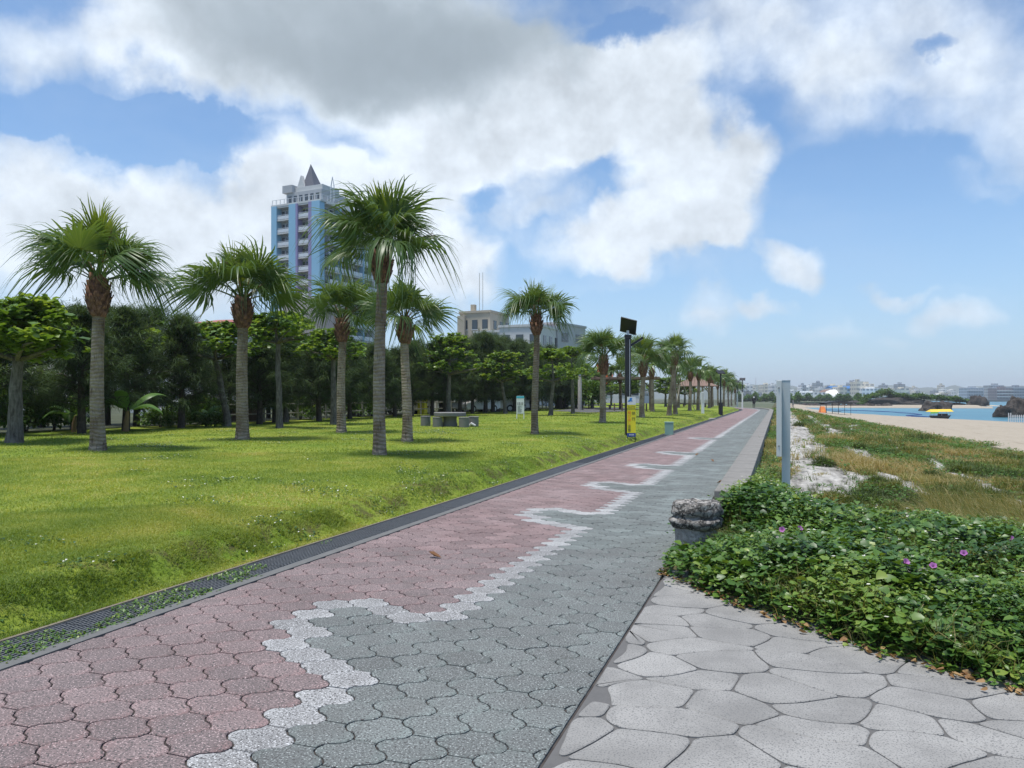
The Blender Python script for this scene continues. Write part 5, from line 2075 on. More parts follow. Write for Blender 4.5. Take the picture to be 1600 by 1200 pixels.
X, Y = at(813, 655, 0.41)
t = empty('notice_board', (X, Y, lawn_z(X, Y)), YAW, 'white park notice board with a cyan heading on two legs', 'sign')
MB().box(-0.21, 0.21, -0.02, 0.02, 0.28, 1.24).build('board', M_whitep, t, bevel=0.006)
MB().box(-0.208, 0.208, -0.026, -0.0205, 1.12, 1.235).build('heading_band', M_cyan, t)
for x in (-0.19, 0.19):
    MB().box(x - .025, x + .025, -0.018, 0.018, -0.05, 0.28).build('leg', M_whitep, t)
mb = MB()
rr_ = random.Random(3)
for k in range(4):                                 # the small pictograms and lines of the notice, too far off to read
    x = -0.13 + 0.085 * k
    mb.box(x - .022, x + .022, -0.026, -0.021, 0.74, 0.90)
for k in range(9):
    mb.box(-0.15, -0.15 + rr_.uniform(.15, .28), -0.026, -0.021, 0.36 + 0.04 * k, 0.375 + 0.04 * k)
tag(mb.build('print', M_concd, t), kind='stuff')

# ------------------------------------------------------------------ solar lamp post with the yellow warning sign
X, Y = at(981, 672, 0.40)
t = empty('solar_lamp_post', (X, Y, lawn_z(X, Y)), YAW, 'black solar lamp post standing on the lawn behind the yellow sign', 'lamp post')
MB().box(-0.10, 0.10, -0.10, 0.10, -0.05, 3.52).build('pole', M_black, t, bevel=0.012)
MB().box(0.045, 0.060, -0.106, -0.101, 0.4, 3.45).build('pale_strip', M_rail, t)  # thin pale strip down the front of the pole
MB().box(-0.115, 0.115, -0.115, 0.115, 3.52, 3.62).build('collar', M_black, t)
MB().tube([(0, 0, 3.62), (0, 0, 3.78)], 0.05, 10).build('neck', M_rail, t)
pan = MB().box(-0.30, 0.30, -0.30, 0.30, -0.02, 0.02).build('solar_panel', M_black, t, loc=(0.02, 0, 3.95), rot=(-R(52), R(16), R(-22)))
MB().box(-0.285, 0.285, -0.285, 0.285, 0.0205, 0.026).build('cells', M_glass, pan)
MB().box(-0.31, 0.31, 0.30, 0.315, -0.03, 0.03).build('frame', M_concd, pan)
arm = MB().box(0.0, 0.52, -0.06, 0.06, -0.04, 0.04).build('lamp_arm', M_black, t, loc=(0.10, 0, 3.24), rot=(0, -R(33), 0))
MB().box(0.18, 0.48, -0.04, 0.04, -0.05, -0.0405).build('lamp_head', M_rail, arm)

X, Y = at(987.5, 673, 0.40)
zz_ = lawn_z(X, Y)
t = empty('warning_sign', (X, Y - 0.12, zz_), YAW, 'tall narrow yellow warning sign with red and black lettering on the lamp post', 'sign')
MB().box(-0.15, 0.15, -0.012, 0.012, 0.29, 1.56).build('board', M_yellow, t)
MB().box(-0.15, 0.15, -0.016, -0.0125, 1.28, 1.56).build('picture_panel', M_whitep, t)
MB().box(-0.15, 0.15, -0.012, 0.012, 0.16, 0.286).build('name_plate', M_signblue, t)
for x in (-0.135, 0.135):
    MB().box(x - .013, x + .013, 0.013, 0.035, -0.05, 1.5).build('leg', M_black, t)
text_mesh('lettering', 'SLOW', 0.085, M_ink, t, (0, -0.0145, 1.205), sx=1.1)
text_mesh('lettering', 'DOWN', 0.085, M_ink, t, (0, -0.0145, 1.125), sx=1.1)
for k, ch in enumerate('徐行'):
    text_mesh('lettering', ch, 0.135, M_ink, t, (0.072, -0.0145, 0.975 - 0.20 * k))
for k, ch in enumerate('飛び出し注意'):
    text_mesh('lettering', ch, 0.118, M_signred if k < 4 else M_ink, t, (-0.075, -0.0145, 0.99 - 0.121 * k))
mb = MB()
for k in range(4):
    mb.box(-0.075 + 0.045 * k, -0.045 + 0.045 * k, -0.016, -0.0125, 0.205, 0.245)
tag(mb.build('plate_print', M_whitep, t), kind='stuff')
# running figure of the picture panel: plain blue shapes
mb = MB()
mb.prism([(-0.11 + 0.03 * math.cos(a), 0) for a in (0,)] * 0 or [(0, 0), (0.001, 0), (0, 0.001)], 0, 0.0001) if 0 else None
for (cx_, cz_, rx, rz_) in ((-0.02, 1.49, 0.045, 0.04), (-0.05, 1.43, 0.06, 0.035), (-0.09, 1.40, 0.04, 0.018), (0.01, 1.41, 0.035, 0.015)):
    nn = 14
    mb.add([(cx_ + rx * math.cos(2 * math.pi * q / nn), -0.0185, cz_ + rz_ * math.sin(2 * math.pi * q / nn)) for q in range(nn)], [tuple(range(nn))])
tag(mb.build('picture', flat('picture_blue', (0.05, 0.22, 0.55), 0.5, 0.05), t), kind='stuff')

# ------------------------------------------------------------------ other posts and boxes on the lawn
X, Y = at(1046, 665, 0.38)
t = empty('utility_box', (X, Y, lawn_z(X, Y)), YAW * 0.3, 'pale green metal utility box on the lawn near the paving', 'utility box')
MB().box(-0.19, 0.16, -0.15, 0.15, -0.05, 0.50).build('cabinet', M_palegreen, t, bevel=0.01)
MB().box(-0.205, 0.175, -0.165, 0.165, 0.50, 0.54).build('lid', M_palegreen, t, bevel=0.008)
MB().box(0.161, 0.166, -0.12, 0.12, 0.03, 0.46).build('door', M_palegreen, t)

X, Y = at(1098, 644, 0.40)
t = empty('white_marker_post', (X, Y, lawn_z(X, Y)), YAW, 'tall white square marker post on the lawn among the palms', 'post')
MB().box(-0.12, 0.12, -0.06, 0.06, -0.05, 1.78).build('post', M_whitep, t, bevel=0.01)
MB().box(-0.08, 0.08, -0.067, -0.061, 0.85, 1.7).build('plate', M_plasterw, t)

X, Y = at(1126, 642.5, 0.38)
t = empty('black_lamp_post', (X, Y, lawn_z(X, Y)), YAW, 'black lamp post with a square box foot at the lawn edge', 'lamp post')
MB().box(-0.16, 0.16, -0.16, 0.16, -0.05, 1.15).build('foot_box', M_black, t, bevel=0.02)
MB().tube([(0, 0, 1.15), (0, 0, 3.7)], 0.065, 12).build('pole', M_black, t)
MB().box(-0.36, 0.36, -0.3, 0.3, -0.03, 0.03).build('solar_panel', M_black, t, loc=(0, 0, 3.85), rot=(R(30), 0, R(10)))
for px, py, h, lab in ((1160, 635.5, 4.2, 'distant solar lamp post with a slanted panel where the promenade bends'), (1152, 633, 4.4, 'distant thin lamp post behind the one at the bend')):
    X, Y = at(px, py, 0.3)
    t = empty('far_lamp_post', (X, Y, lawn_z(X, Y) - 0.02), 0, lab, 'lamp post')
    MB().tube([(0, 0, 0), (0, 0, h)], [0.09, 0.06], 8).build('pole', M_black, t)
    MB().box(-0.4, 0.4, -0.35, 0.35, -0.03, 0.03).build('solar_panel', M_black, t, loc=(0, 0, h + 0.1), rot=(R(30), 0, 0))
    MB().box(-0.1, 0.1, -0.14, -0.095, 0.0, 2.4).build('white_sleeve', M_whitep, t)

X, Y = at(906, 642, 0.40)
t = empty('concrete_column', (X, Y, lawn_z(X, Y)), 0, 'tall weathered round concrete column beside the thin almond tree', 'column')
MB().lathe([(0.20, -0.05), (0.19, 0.2), (0.165, 3.1), (0.14, 3.15)], 16).build('shaft', M_conc, t, True)
MB().lathe([(0.10, 3.15), (0.10, 3.45), (0.22, 3.5), (0.22, 3.6), (0.05, 3.66)], 14).build('lamp_cap', M_plasterw, t, True)
MB().tube([(0.28, 0, 0), (0.28, 0, 0.85)], 0.05, 8).build('side_stub', M_black, t)

# ------------------------------------------------------------------ side path and shelters
sp = [at(862, 642.5, 0.44), at(920, 645, 0.44), at(975, 643, 0.44), at(1000, 638, 0.44), at(950, 636, 0.44), at(905, 638, 0.44)]
o = MB().add([(x, y, lawn_z(x, y) + 0.03) for x, y in sp], [tuple(range(len(sp)))]).build('side_path', M_asphalt)
tag(o, kind='structure')


def shelter(px, d, w, dep, hgt, label, pyramid):
    X, Y = far(px, d)
    t = empty('park_shelter', (X, Y, lawn_z(X, Y)), 0.15, label, 'shelter')
    for sx in (-1, 1):
        for sy in (-1, 1):
            MB().box(sx * w * .36 - .1, sx * w * .36 + .1, sy * dep * .36 - .1, sy * dep * .36 + .1, -0.1, hgt - 0.12).build('post', M_wood, t)
            MB().tube([(sx * w * .36, sy * dep * .36, hgt - 0.9), (sx * w * .24, sy * dep * .36, hgt - 0.14)], 0.06, 6).build('brace', M_wood, t)
    if pyramid:
        mb = MB().add([(-w / 2, -dep / 2, hgt), (w / 2, -dep / 2, hgt), (w / 2, dep / 2, hgt), (-w / 2, dep / 2, hgt), (0, 0, hgt + w * 0.23)], [(3, 2, 1, 0), (0, 1, 4), (1, 2, 4), (2, 3, 4), (3, 0, 4)])
        mb.build('roof', M_rooft, t)
        MB().box(-w / 2, w / 2, -dep / 2 - .03, -dep / 2, hgt - .12, hgt - .005).build('fascia', M_wood, t)
    else:
        MB().box(-w / 2, w / 2, -dep / 2, dep / 2, hgt - 0.12, hgt + 0.10).build('roof', M_wood, t, bevel=0.02)
        for k in range(9):
            x = -w / 2 + w * (k + .5) / 9
            MB().box(x - .05, x + .05, -dep / 2 - .15, dep / 2 + .15, hgt + 0.103, hgt + 0.2).build('rafter', M_rooft, t)
    for sy in (-0.2, 0.25):
        MB().box(-w * .28, w * .28, sy * dep - .2, sy * dep + .2, 0.40, 0.46).build('bench_seat', M_wood, t)
        for x in (-w * .24, w * .24):
            MB().box(x - .06, x + .06, sy * dep - .15, sy * dep + .15, -0.05, 0.40).build('bench_leg', M_wood, t)
    return t


shelter(978, 74, 6.4, 4.4, 3.0, 'flat roofed timber park shelter behind the yellow sign', False)
shelter(1085, 100, 5.6, 5.0, 2.7, 'park shelter with a brown pyramid roof behind the far palms', True)
for i, px in enumerate((960, 972, 1010)):
    X, Y = far(px, 66)
    t = empty('wooden_bollard', (X, Y, lawn_z(X, Y)), 0, 'short dark wooden bollard beside the side path', 'bollard', 'bollards by the side path')
    MB().tube([(0, 0, -.05), (0, 0, 0.62)], 0.07, 8).build('shaft', M_wood, t)
    MB().tube([(0, 0, 0.62), (0, 0, 0.68)], [0.075, 0.04], 8).build('top', M_wood, t)
# tree props: slanting pale poles by the palms
X, Y = far(1064, 72)
t = empty('tree_support', (X, Y, 0.40), 0, 'slanting pale bamboo poles propping a young palm', 'support')
for a in (0.3, 2.6, 4.4):
    MB().tube([(1.3 * math.cos(a), 1.3 * math.sin(a), 0), (0.1 * math.cos(a), 0.1 * math.sin(a), 2.6)], 0.035, 6).build('pole', M_plasterb, t)
# manhole cover at the lawn edge
X, Y = at(1121, 653.5, 0.05)
o = MB().lathe([(0.42, -0.06), (0.42, 0.0), (0.40, 0.012), (0.1, 0.014)], 20).build('drain_cover', M_conc, None, True, (X - .55, Y, lawn_z(X - .55, Y) + 0.03))
tag(o, 'pale round concrete cover at the edge of the lawn', 'cover')


# ------------------------------------------------------------------ the tower block with blue pilasters
def tower():
    X, Y = far(500, 171)
    t = empty('apartment_tower', (X, Y, 0.2), -R(6.7), 'tall pale apartment tower with bright blue pilasters and a dark pointed roof turret', 'building')
    # local: corner at the origin, front face runs along -x, side face along +y
    Wd, Dp, n, fh = 14.5, 24.0, 15, 3.02
    Hh = n * fh
    MB().box(-Wd + 0.4, -1.0, 1.6, Dp, 0, Hh).build('wall', M_plaster, t)
    for k in range(1, n + 1):                      # balcony slabs, front and side, one per storey
        z = k * fh
        if z < 15: continue
        MB().box(-Wd + 1.0, -0.05, 0.05, 1.59, z - 0.35, z - 0.05).build('front_slab', M_plasterw, t)
        MB().box(-0.99, 0.6, 1.7, Dp, z - 0.35, z - 0.05).build('side_slab', M_plasterw, t)
        if k < n:
            for (xa, xb) in ((-12.5, -8.9), (-6.3, -3.2)):
                # balcony rail with posts
                mb = MB().box(xa, xb, 0.10, 0.16, z + 0.95, z + 1.03).box(xa, xb, 0.115, 0.145, z + 0.05, z + 0.80)
                rl = mb.build('balcony_rail', M_rail, t)
                tag(rl, kind='stuff')
                for q in range(3):
                    x = xa + (xb - xa) * (q + 0.5) / 3
                    wn = MB().box(x - 0.42, x + 0.42, 1.50, 1.598, z + 0.05, z + 2.15).build('balcony_door', M_glass, t)
                    MB().box(x + 0.43, x + 0.50, 1.47, 1.598, z + 0.05, z + 2.15).build('frame', M_rail, wn)
            for q in range(5):
                y0 = 2.4 + q * 4.3
                rl = MB().box(0.50, 0.56, y0, y0 + 3.8, z + 0.05, z + 1.03).build('side_rail', M_rail, t)
                MB().box(-1.0, -0.92, y0 + 0.4, y0 + 1.6, z + 0.05, z + 2.1).build('side_door', M_glass, t)
                MB().box(-1.0, -0.92, y0 + 2.1, y0 + 3.2, z + 0.05, z + 2.1).build('side_door', M_glass, t)
            MB().box(-Wd - 0.9, -Wd + 0.399, 2.0, 5.0, z - 0.05, z + 1.2).build('end_balcony', M_plaster, t)
            MB().box(-Wd - 0.02, -Wd + 0.39, 2.3, 4.4, z + 1.25, z + 2.3).build('end_window', M_glass, t)
    for (xa, xb, m_) in ((-Wd + 0.4, -12.5, M_hotelblue), (-8.9, -6.9, M_hotelblue), (-6.88, -6.32, M_hotelviolet), (-3.2, -2.3, M_hotelviolet), (-2.28, 0.0, M_hotelblue)):
        MB().box(xa, xb, -0.15, 1.55, 10, Hh + 0.1).build('pilaster', m_, t)
    for y0 in (6.3, 10.6, 14.9, 19.2):
        MB().box(-0.95, 0.72, y0, y0 + 0.35, 10, Hh - 8 if y0 > 8 else Hh - 0.3).build('side_pilaster', M_hotelblue if y0 in (6.3, 14.9) else M_plasterw, t)
    # roof storey, rail, curved parapet, turret
    MB().box(-Wd + 0.2, 0.3, 0.0, Dp, Hh, Hh + 0.45).build('roof_slab', M_plasterw, t)
    MB().box(-11, -0.8, 1.5, 12, Hh + 0.45, Hh + 3.2).build('penthouse', M_plaster, t)
    for q in range(6):
        MB().box(-10.4 + q * 1.6, -9.5 + q * 1.6, 1.42, 1.499, Hh + 0.9, Hh + 2.4).build('penthouse_window', M_glass, t)
    mb = MB()
    for q in range(13):
        x = -Wd + 0.5 + q * 1.18
        mb.box(x - .05, x + .05, 0.1, 0.2, Hh + 0.45, Hh + 1.5)
    mb.box(-Wd + 0.4, 0.2, 0.11, 0.19, Hh + 1.5, Hh + 1.58)
    for q in range(12):
        y = 0.6 + q * 1.9
        mb.box(0.1, 0.2, y - .05, y + .05, Hh + 0.45, Hh + 1.5)
    mb.box(0.11, 0.19, 0.2, Dp, Hh + 1.5, Hh + 1.58)
    tag(mb.build('roof_rail', M_rail, t), kind='stuff')
    MB().box(-11.8, -8.9, 1.0, 4.5, Hh + 3.2, Hh + 4.9).build('stair_head', M_plaster, t)
    MB().box(-8.8, -1.0, 2.0, 8.0, Hh + 3.2, Hh + 4.4).build('upper_terrace', M_plasterw, t)
    MB().add([(-7.4, 2.6, Hh + 4.4), (-4.0, 2.6, Hh + 4.4), (-4.0, 6.0, Hh + 4.4), (-7.4, 6.0, Hh + 4.4), (-6.2, 4.2, Hh + 10.2)], [(3, 2, 1, 0), (0, 1, 4), (1, 2, 4), (2, 3, 4), (3, 0, 4)]).build('turret_roof', M_slate, t)
    MB().add([(-8.6, 2.3, Hh + 4.4), (-6.4, 2.3, Hh + 4.4), (-7.5, 2.3, Hh + 7.2), (-8.6, 3.3, Hh + 4.4), (-6.4, 3.3, Hh + 4.4), (-7.5, 3.3, Hh + 7.2)], [(0, 1, 2), (5, 4, 3), (0, 2, 5, 3), (1, 4, 5, 2), (0, 3, 4, 1)]).build('gable', M_plasterw, t)
    MB().tube([(0.4, 3.2, Hh + 0.45), (0.5, 3.2, Hh + 4.0), (0.9, 3.2, Hh + 6.0), (1.3, 3.2, Hh + 4.0), (1.4, 3.2, Hh + 0.45)], 0.12, 6).build('arch_frame', M_rail, t)
    # lower curved pinkish front
    MB().lathe([(7.0, 12.0), (7.2, 22.5), (7.3, 23.2), (6.9, 23.3)], 24, (-3.0, 2.5)).build('podium', flat('podium_pink', (0.44, 0.36, 0.33), 0.85, 0.1, 0.6), t)


tower()


def block(px, d, w, dep, top_row_, mat, label, name='apartment_block', rz=0.0, cols=5, rows=3, win=True, balc=False, roofmat=None):
    X, Y = far(px, d)
    t = empty(name, (X, Y, 0.2), rz, label, 'building')
    h = EYE + (622 - top_row_) / 1200 * d
    MB().box(-w / 2, w / 2, 0, dep, 0, h).build('wall', mat, t)
    MB().box(-w / 2 - .15, w / 2 + .15, -.15, dep + .15, h, h + 0.35).build('roof', roofmat or mat, t)
    if win:
        for r_ in range(rows):
            z = h - 2.6 - r_ * 3.0
            for c in range(cols):
                x = -w / 2 + w * (c + 0.5) / cols
                wn = MB().box(x - w / cols * .27, x + w / cols * .27, -0.06, -0.003, z, z + 1.5).build('window', M_glass, t)
                MB().box(x - w / cols * .30, x + w / cols * .30, -0.10, -0.0, z - .1, z - 0.003).build('sill', M_rail, wn)
                MB().box(w / 2 + .003, w / 2 + .06, 1.2 + c * dep / cols, 1.2 + c * dep / cols + dep / cols * .45, z, z + 1.4).build('window', M_glass, t)
            if balc:
                MB().box(-w / 2 + .2, w / 2 - .2, -1.3, -0.15, z - 0.85, z - 0.65).build('balcony', M_plasterw, t)
                MB().box(-w / 2 + .2, w / 2 - .2, -1.3, -1.22, z - 0.65, z + 0.2).build('balcony_rail', M_rail, t)
    return t, h


t, h = block(742, 122, 5.4, 7, 491, M_plasterb, 'beige concrete apartment block with roof tanks above the tree belt', cols=3, rows=3, rz=-0.1)
MB().box(-1.3, -0.6, 1, 1.7, h + .35, h + 1.5).build('water_tank', M_plasterb, t)
for x in (0.3, 0.9):
    MB().tube([(x, 1, h + .35), (x, 1, h + 6.5)], 0.035, 5).build('aerial', M_concd, t)
MB().box(-2.9, -1.6, -0.5, 0.0, h - 6, h - 0.4).build('stair_tower', M_plasterb, t)
block(762, 118, 4.6, 6, 522, M_plasterw, 'white lower block in front of the beige apartment block', cols=4, rows=2, rz=-0.1)
block(812, 112, 6.4, 8, 513, M_plasterw, 'pale grey flats with long balconies behind the lone slim palm', cols=3, rows=3, balc=True, rz=-0.05)
block(850, 116, 1.6, 6, 516, M_brick, 'red brown stair tower between the pale flats and the grey block', cols=1, rows=2, rz=-0.05)
block(860, 118, 2.6, 9, 509, M_plaster, 'blue grey block beside the red brown stair tower', cols=2, rows=2, rz=-0.25)
t, h = block(334, 78, 4.5, 8, 513, M_plasterw, 'pale house with a dark red roof in the gap of the belt', name='house', cols=3, rows=2, rz=0.1, roofmat=M_redroof)
MB().add([(-2.6, -.4, h + .36), (2.6, -.4, h + .36), (2.6, 8.4, h + .36), (-2.6, 8.4, h + .36), (-2.2, 4, h + 1.1), (2.2, 4, h + 1.1)], [(0, 1, 5, 4), (1, 2, 5), (2, 3, 4, 5), (3, 0, 4)]).build('ridge_roof', M_redroof, t)
# tin roofed shed
X, Y = far(332, 40)
t = empty('tin_roof_shed', (X, Y, 0.36), 0.3, 'brown walled shed with a pale corrugated tin roof in the gap of the belt', 'shed')
MB().box(-1.6, 1.6, 0, 2.4, -0.1, 0.95).build('wall', M_wood, t)
mb = MB()
nn = 60
for q in range(nn):
    x0, x1 = -2.0 + 4.0 * q / nn, -2.0 + 4.0 * (q + 1) / nn
    za, zb_ = 0.03 * math.sin(q * math.pi / 2), 0.03 * math.sin((q + 1) * math.pi / 2)
    mb.add([(x0, -0.5, 1.0 + za), (x1, -0.5, 1.0 + zb_), (x1, 2.7, 1.75 + zb_), (x0, 2.7, 1.75 + za)], [(0, 1, 2, 3)])
mb.build('roof', M_tin, t)
MB().box(-1.2, 1.0, 2.4, 2.9, 0.0, 2.7).build('rear_wall', M_plasterw, t)
MB().box(-0.6, 0.3, 2.33, 2.398, 1.85, 2.5).build('window', M_glass, t)
# house at the left edge
X, Y = far(-10, 46)
t = empty('house', (X, Y, 0.36), -0.3, 'tan house with a pale tiled hip roof beyond the belt', 'building')
MB().box(-2.2, 1.2, 0, 5, 0, 2.6).build('wall', M_plasterb, t)
MB().add([(-2.5, -.3, 2.6), (1.5, -.3, 2.6), (1.5, 5.3, 2.6), (-2.5, 5.3, 2.6), (-1.2, 2.5, 3.5), (0.2, 2.5, 3.5)], [(0, 1, 5, 4), (1, 2, 5), (2, 3, 4, 5), (3, 0, 4)]).build('roof', M_plasterw, t)
wn = MB().box(0.1, 0.7, -0.06, -0.003, 1.5, 2.2).build('window', M_glass, t)
MB().box(0.02, 0.78, -0.10, 0.0, 1.40, 1.497).build('sill', M_rail, wn)
# white flat building with a red sign frame far behind the side path
t, h = block(952, 190, 16, 12, 603, M_plasterw, 'low white building with a red lattice sign on its roof', name='shop_building', cols=5, rows=1)
for q in range(4):
    MB().box(-3.6 + q * 1.1, -2.9 + q * 1.1, 2, 2.3, h + .35, h + (4.2 if q % 2 else 5.4)).build('sign_frame', M_signred, t)

# ------------------------------------------------------------------ far shore: rocks, island, breakwater
def rock_mesh(seed, sx, sy, sz, n=26, m=14, rough=0.45, flat_top=False):
    V = []
    for j in range(m + 1):
        ph = (math.pi * 0.56) * j / m
        for i in range(n):
            a = 2 * math.pi * i / n
            q = Vector((math.sin(ph) * math.cos(a), math.sin(ph) * math.sin(a), math.cos(ph)))
            f = 1 + rough * mnoise.noise(q * 1.6 + Vector((seed, 0, 0))) + rough * 0.5 * mnoise.noise(q * 4.1 + Vector((0, seed, 0)))
            zf = min(q.z, 0.72) / 0.72 if flat_top else q.z
            V.append((q.x * f * sx, q.y * f * sy, zf * f * sz))
    F = [(j * n + i, (j + 1) * n + i, (j + 1) * n + (i + 1) % n, j * n + (i + 1) % n) for j in range(m) for i in range(n)]
    return np_mesh('rock', V, np.array(F), M_rock, True)


def sea_rock(px, d, w, h, seed, label, name='sea_rock', flat_top=True):
    X, Y = far(px, d)
    o = link(name, rock_mesh(seed, w / 2, w / 2.4, h, flat_top=flat_top), None, (X, Y, -1.7), (0, 0, YAW))
    return tag(o, label, 'rock')


sea_rock(1463, 190, 7.2, 2.1, 5, 'dark rock islet in the water behind the yellow canopied boat')
sea_rock(1452, 187, 3.4, 0.9, 9, 'low dark rock beside the islet behind the boat')
sea_rock(1592, 128, 4.6, 2.9, 6, 'tall dark rock standing in the water behind the white pickets')
sea_rock(1572, 126, 3.0, 1.7, 7, 'lower dark rock leaning on the tall one')
sea_rock(1527, 300, 7.5, 3.4, 8, 'dark rock head at the end of the sand spit')
# groyne of rocks, one by one
rr_ = random.Random(9)
for q in range(34):
    px = 1240 + q * 4.4
    d = 275 - q * 0.5 + rr_.uniform(-3, 3)
    X, Y = far(px, d)
    o = link('groyne_rock', rock_mesh(40 + q % 6, 1.3, 1.1, 1.0, 10, 6), None, (X, Y, -1.6), (0, 0, rr_.uniform(0, 6)))
    s = rr_.uniform(0.8, 1.5)
    o.scale = (s, s, s)
    tag(o, 'grey boulder of the low rock groyne across the bay', 'rock', 'boulders of the rock groyne')
# island with scrub
X, Y = far(1402, 318)
isl = empty('rocky_island', (X, Y, -1.7), YAW, 'dark rocky island with green scrub across the bay', 'island')
link('cliff', rock_mesh(3, 17, 8, 3.6, 60, 18, 0.35), isl, (-3, 0, 0))
link('cliff', rock_mesh(13, 20, 7, 1.7, 60, 14, 0.25), isl, (12, 2, 0))
g = np.random.default_rng(5)
n = 9000
xx = g.uniform(-17, 34, n)
prof_ = 2.6 + 3.6 * np.exp(-((xx + 6) / 6.0) ** 2) + 1.5 * np.exp(-((xx - 6) / 8.0) ** 2) + 0.9 * np.exp(-((xx - 18) / 12.0) ** 2) + 0.5 * np.sin(xx * 0.9) - 1.6 * np.clip((xx - 22) / 12, 0, 1)
edge = np.clip((xx + 18) / 4, 0, 1) * np.clip((35 - xx) / 5, 0, 1)
P = np.column_stack([xx, g.uniform(-5, 4, n), np.maximum(0.9, prof_ * edge * g.uniform(0.45, 1.0, n) ** 0.5)])
L = g.uniform(0.5, 1.1, n)
V, F = leaf_arrays(P, unit_dirs(n, -0.1, 1), np.tile([0, 0, 1.0], (n, 1)), L, L * 0.35)
o = link('scrub', np_mesh('scrub', V, F, M_shrub, False, {'rnd': rep(np.clip(g.normal(.35, .25, n), 0, .99), 5)}), isl)
tag(o, kind='stuff')
# sand spit running from the island
X, Y = far(1465, 300)
mb = MB()
pts = [(math.cos(a) * 30 * (1 + .1 * math.sin(3 * a)), math.sin(a) * 5) for a in np.linspace(0, 2 * math.pi, 28, endpoint=False)]
mb.add([(x, y, -0.3) for x, y in pts] + [(x * .7, y * .6, 0.42) for x, y in pts], [(i, (i + 1) % 28, 28 + (i + 1) % 28, 28 + i) for i in range(28)] + [tuple(range(28, 56))])
tag(mb.build('sand_spit', flat('spit_sand', (0.42, 0.37, 0.29), 0.95, 0.2, 0.3), None, True, (X, Y, -1.6), (0, 0, YAW)), kind='structure')
# breakwater
A, B = far(1480, 640), far(1800, 700)
mb = MB()
dx, dy = B[0] - A[0], B[1] - A[1]
L = math.hypot(dx, dy)
nx, ny = -dy / L, dx / L
mb.add([(A[0], A[1], -2), (B[0], B[1], -2), (B[0], B[1], 0.1), (A[0], A[1], 0.1), (A[0] + nx * 4, A[1] + ny * 4, 0.1), (B[0] + nx * 4, B[1] + ny * 4, 0.1)], [(0, 1, 2, 3), (3, 2, 5, 4)])
tag(mb.build('breakwater', M_concd), 'long low grey breakwater across the open water', 'breakwater')

# green belt on the far shore
for q, (pa, pb, d, h, lab) in enumerate(((1150, 1250, 420, 5.5, 'dark green tree belt on the near end of the far shore'), (1228, 1345, 470, 5.0, 'long low green tree belt along the far shore below the city'), (1480, 1640, 1150, 7, 'thin grey green tree line behind the breakwater'))):
    n = 4500
    u = g.uniform(0, 1, n)
    pts = np.array([far(pa + (pb - pa) * k, d + 25 * math.sin(6 * k)) for k in u])
    hh_ = h * (0.62 + 0.38 * np.sin(u * 37) * np.sin(u * 11 + 1))
    P = np.column_stack([pts[:, 0], pts[:, 1] + g.uniform(-6, 6, n), -0.6 + hh_ * g.uniform(0.05, 1, n)])
    L = g.uniform(0.9, 1.9, n) * d / 450
    V, F = leaf_arrays(P, unit_dirs(n, -0.2, 1), np.tile([0, 0, 1.0], (n, 1)), L, L * 0.4)
    o = link('far_tree_belt', np_mesh('far_tree_belt', V, F, M_shrub, False, {'rnd': rep(np.clip(g.normal(.3, .2, n), 0, .99), 5)}))
    tag(o, lab, 'trees', kind='stuff')

# ------------------------------------------------------------------ the city across the bay
def city_block(px0, px1, top, d, mat, label, group=None, base=-0.6, depth=14, name='city_building', hut=True):
    X, Y = far((px0 + px1) / 2, d)
    w = (px1 - px0) / 1200 * d
    h = EYE + (622 - top) / 1200 * d - base
    t = empty(name, (X, Y, base), YAW, label, 'building', group)
    MB().box(-w / 2, w / 2, 0, depth, 0, h).build('wall', mat, t)
    if hut:
        MB().box(-w * .18, w * .16, 3, 8, h, h + min(3.5, h * .12)).build('roof_hut', mat, t)
    return t, w, h


rr_ = random.Random(17)
fm = [F_white, F_white, F_white, F_cream, F_grey]
for q in range(190):
    px = rr_.uniform(1155, 1640)
    d = rr_.choice([700, 820, 950, 1150, 1400, 1700])
    if 1340 < px: d += 200
    wpx = rr_.uniform(4, 13) * 900 / d
    hm = rr_.uniform(5, 17) * (1.0 if d < 1000 else 1.3)
    if px > 1480: hm *= 0.75
    top = 622 - (hm - 0.5 - EYE) / d * 1200
    if 1225 < px < 1460 and d < 900: hm *= 0.6
    X, Y = far(px, d)
    if X < 60 and Y > 900 and False: continue
    fmx = rr_.choice(fm)
    cn_ = {F_white.name: 'white', F_cream.name: 'cream', F_grey.name: 'grey'}[fmx.name]
    city_block(px - wpx / 2, px + wpx / 2, top, d, fmx, 'small %s city building across the bay' % cn_, '%s buildings of the far city' % cn_, -0.6, 12)
# the big cream works and its silos
T = 'facade'
city_block(1340, 1348.5, 596, 620, F_cream, 'tall cream works tower across the bay', name='works_tower')
city_block(1348.5, 1366, 599.5, 630, F_cream, 'cream works block beside its tall tower', name='works_block')
city_block(1347, 1381, 607, 615, F_white, 'pale ribbed silo block of the cream works', name='silo_block')
city_block(1381, 1408, 608.5, 612, F_cream, 'long cream warehouse beside the silos', name='warehouse')
city_block(1406, 1420, 607, 618, F_cream, 'cream warehouse end block with a small roof mast', name='warehouse')
city_block(1238, 1290, 613, 600, F_white, 'long white low building on the far shore', name='long_building')
city_block(1276, 1286, 598, 900, F_grey, 'slim grey blue office tower in the far city', name='office_tower')
city_block(1312, 1323, 604, 600, F_cream, 'square cream tower between two blue roofed halls', name='works_block')
city_block(1192, 1206, 601, 800, F_cream, 'pale hotel block above the bend of the promenade', name='hotel_block')
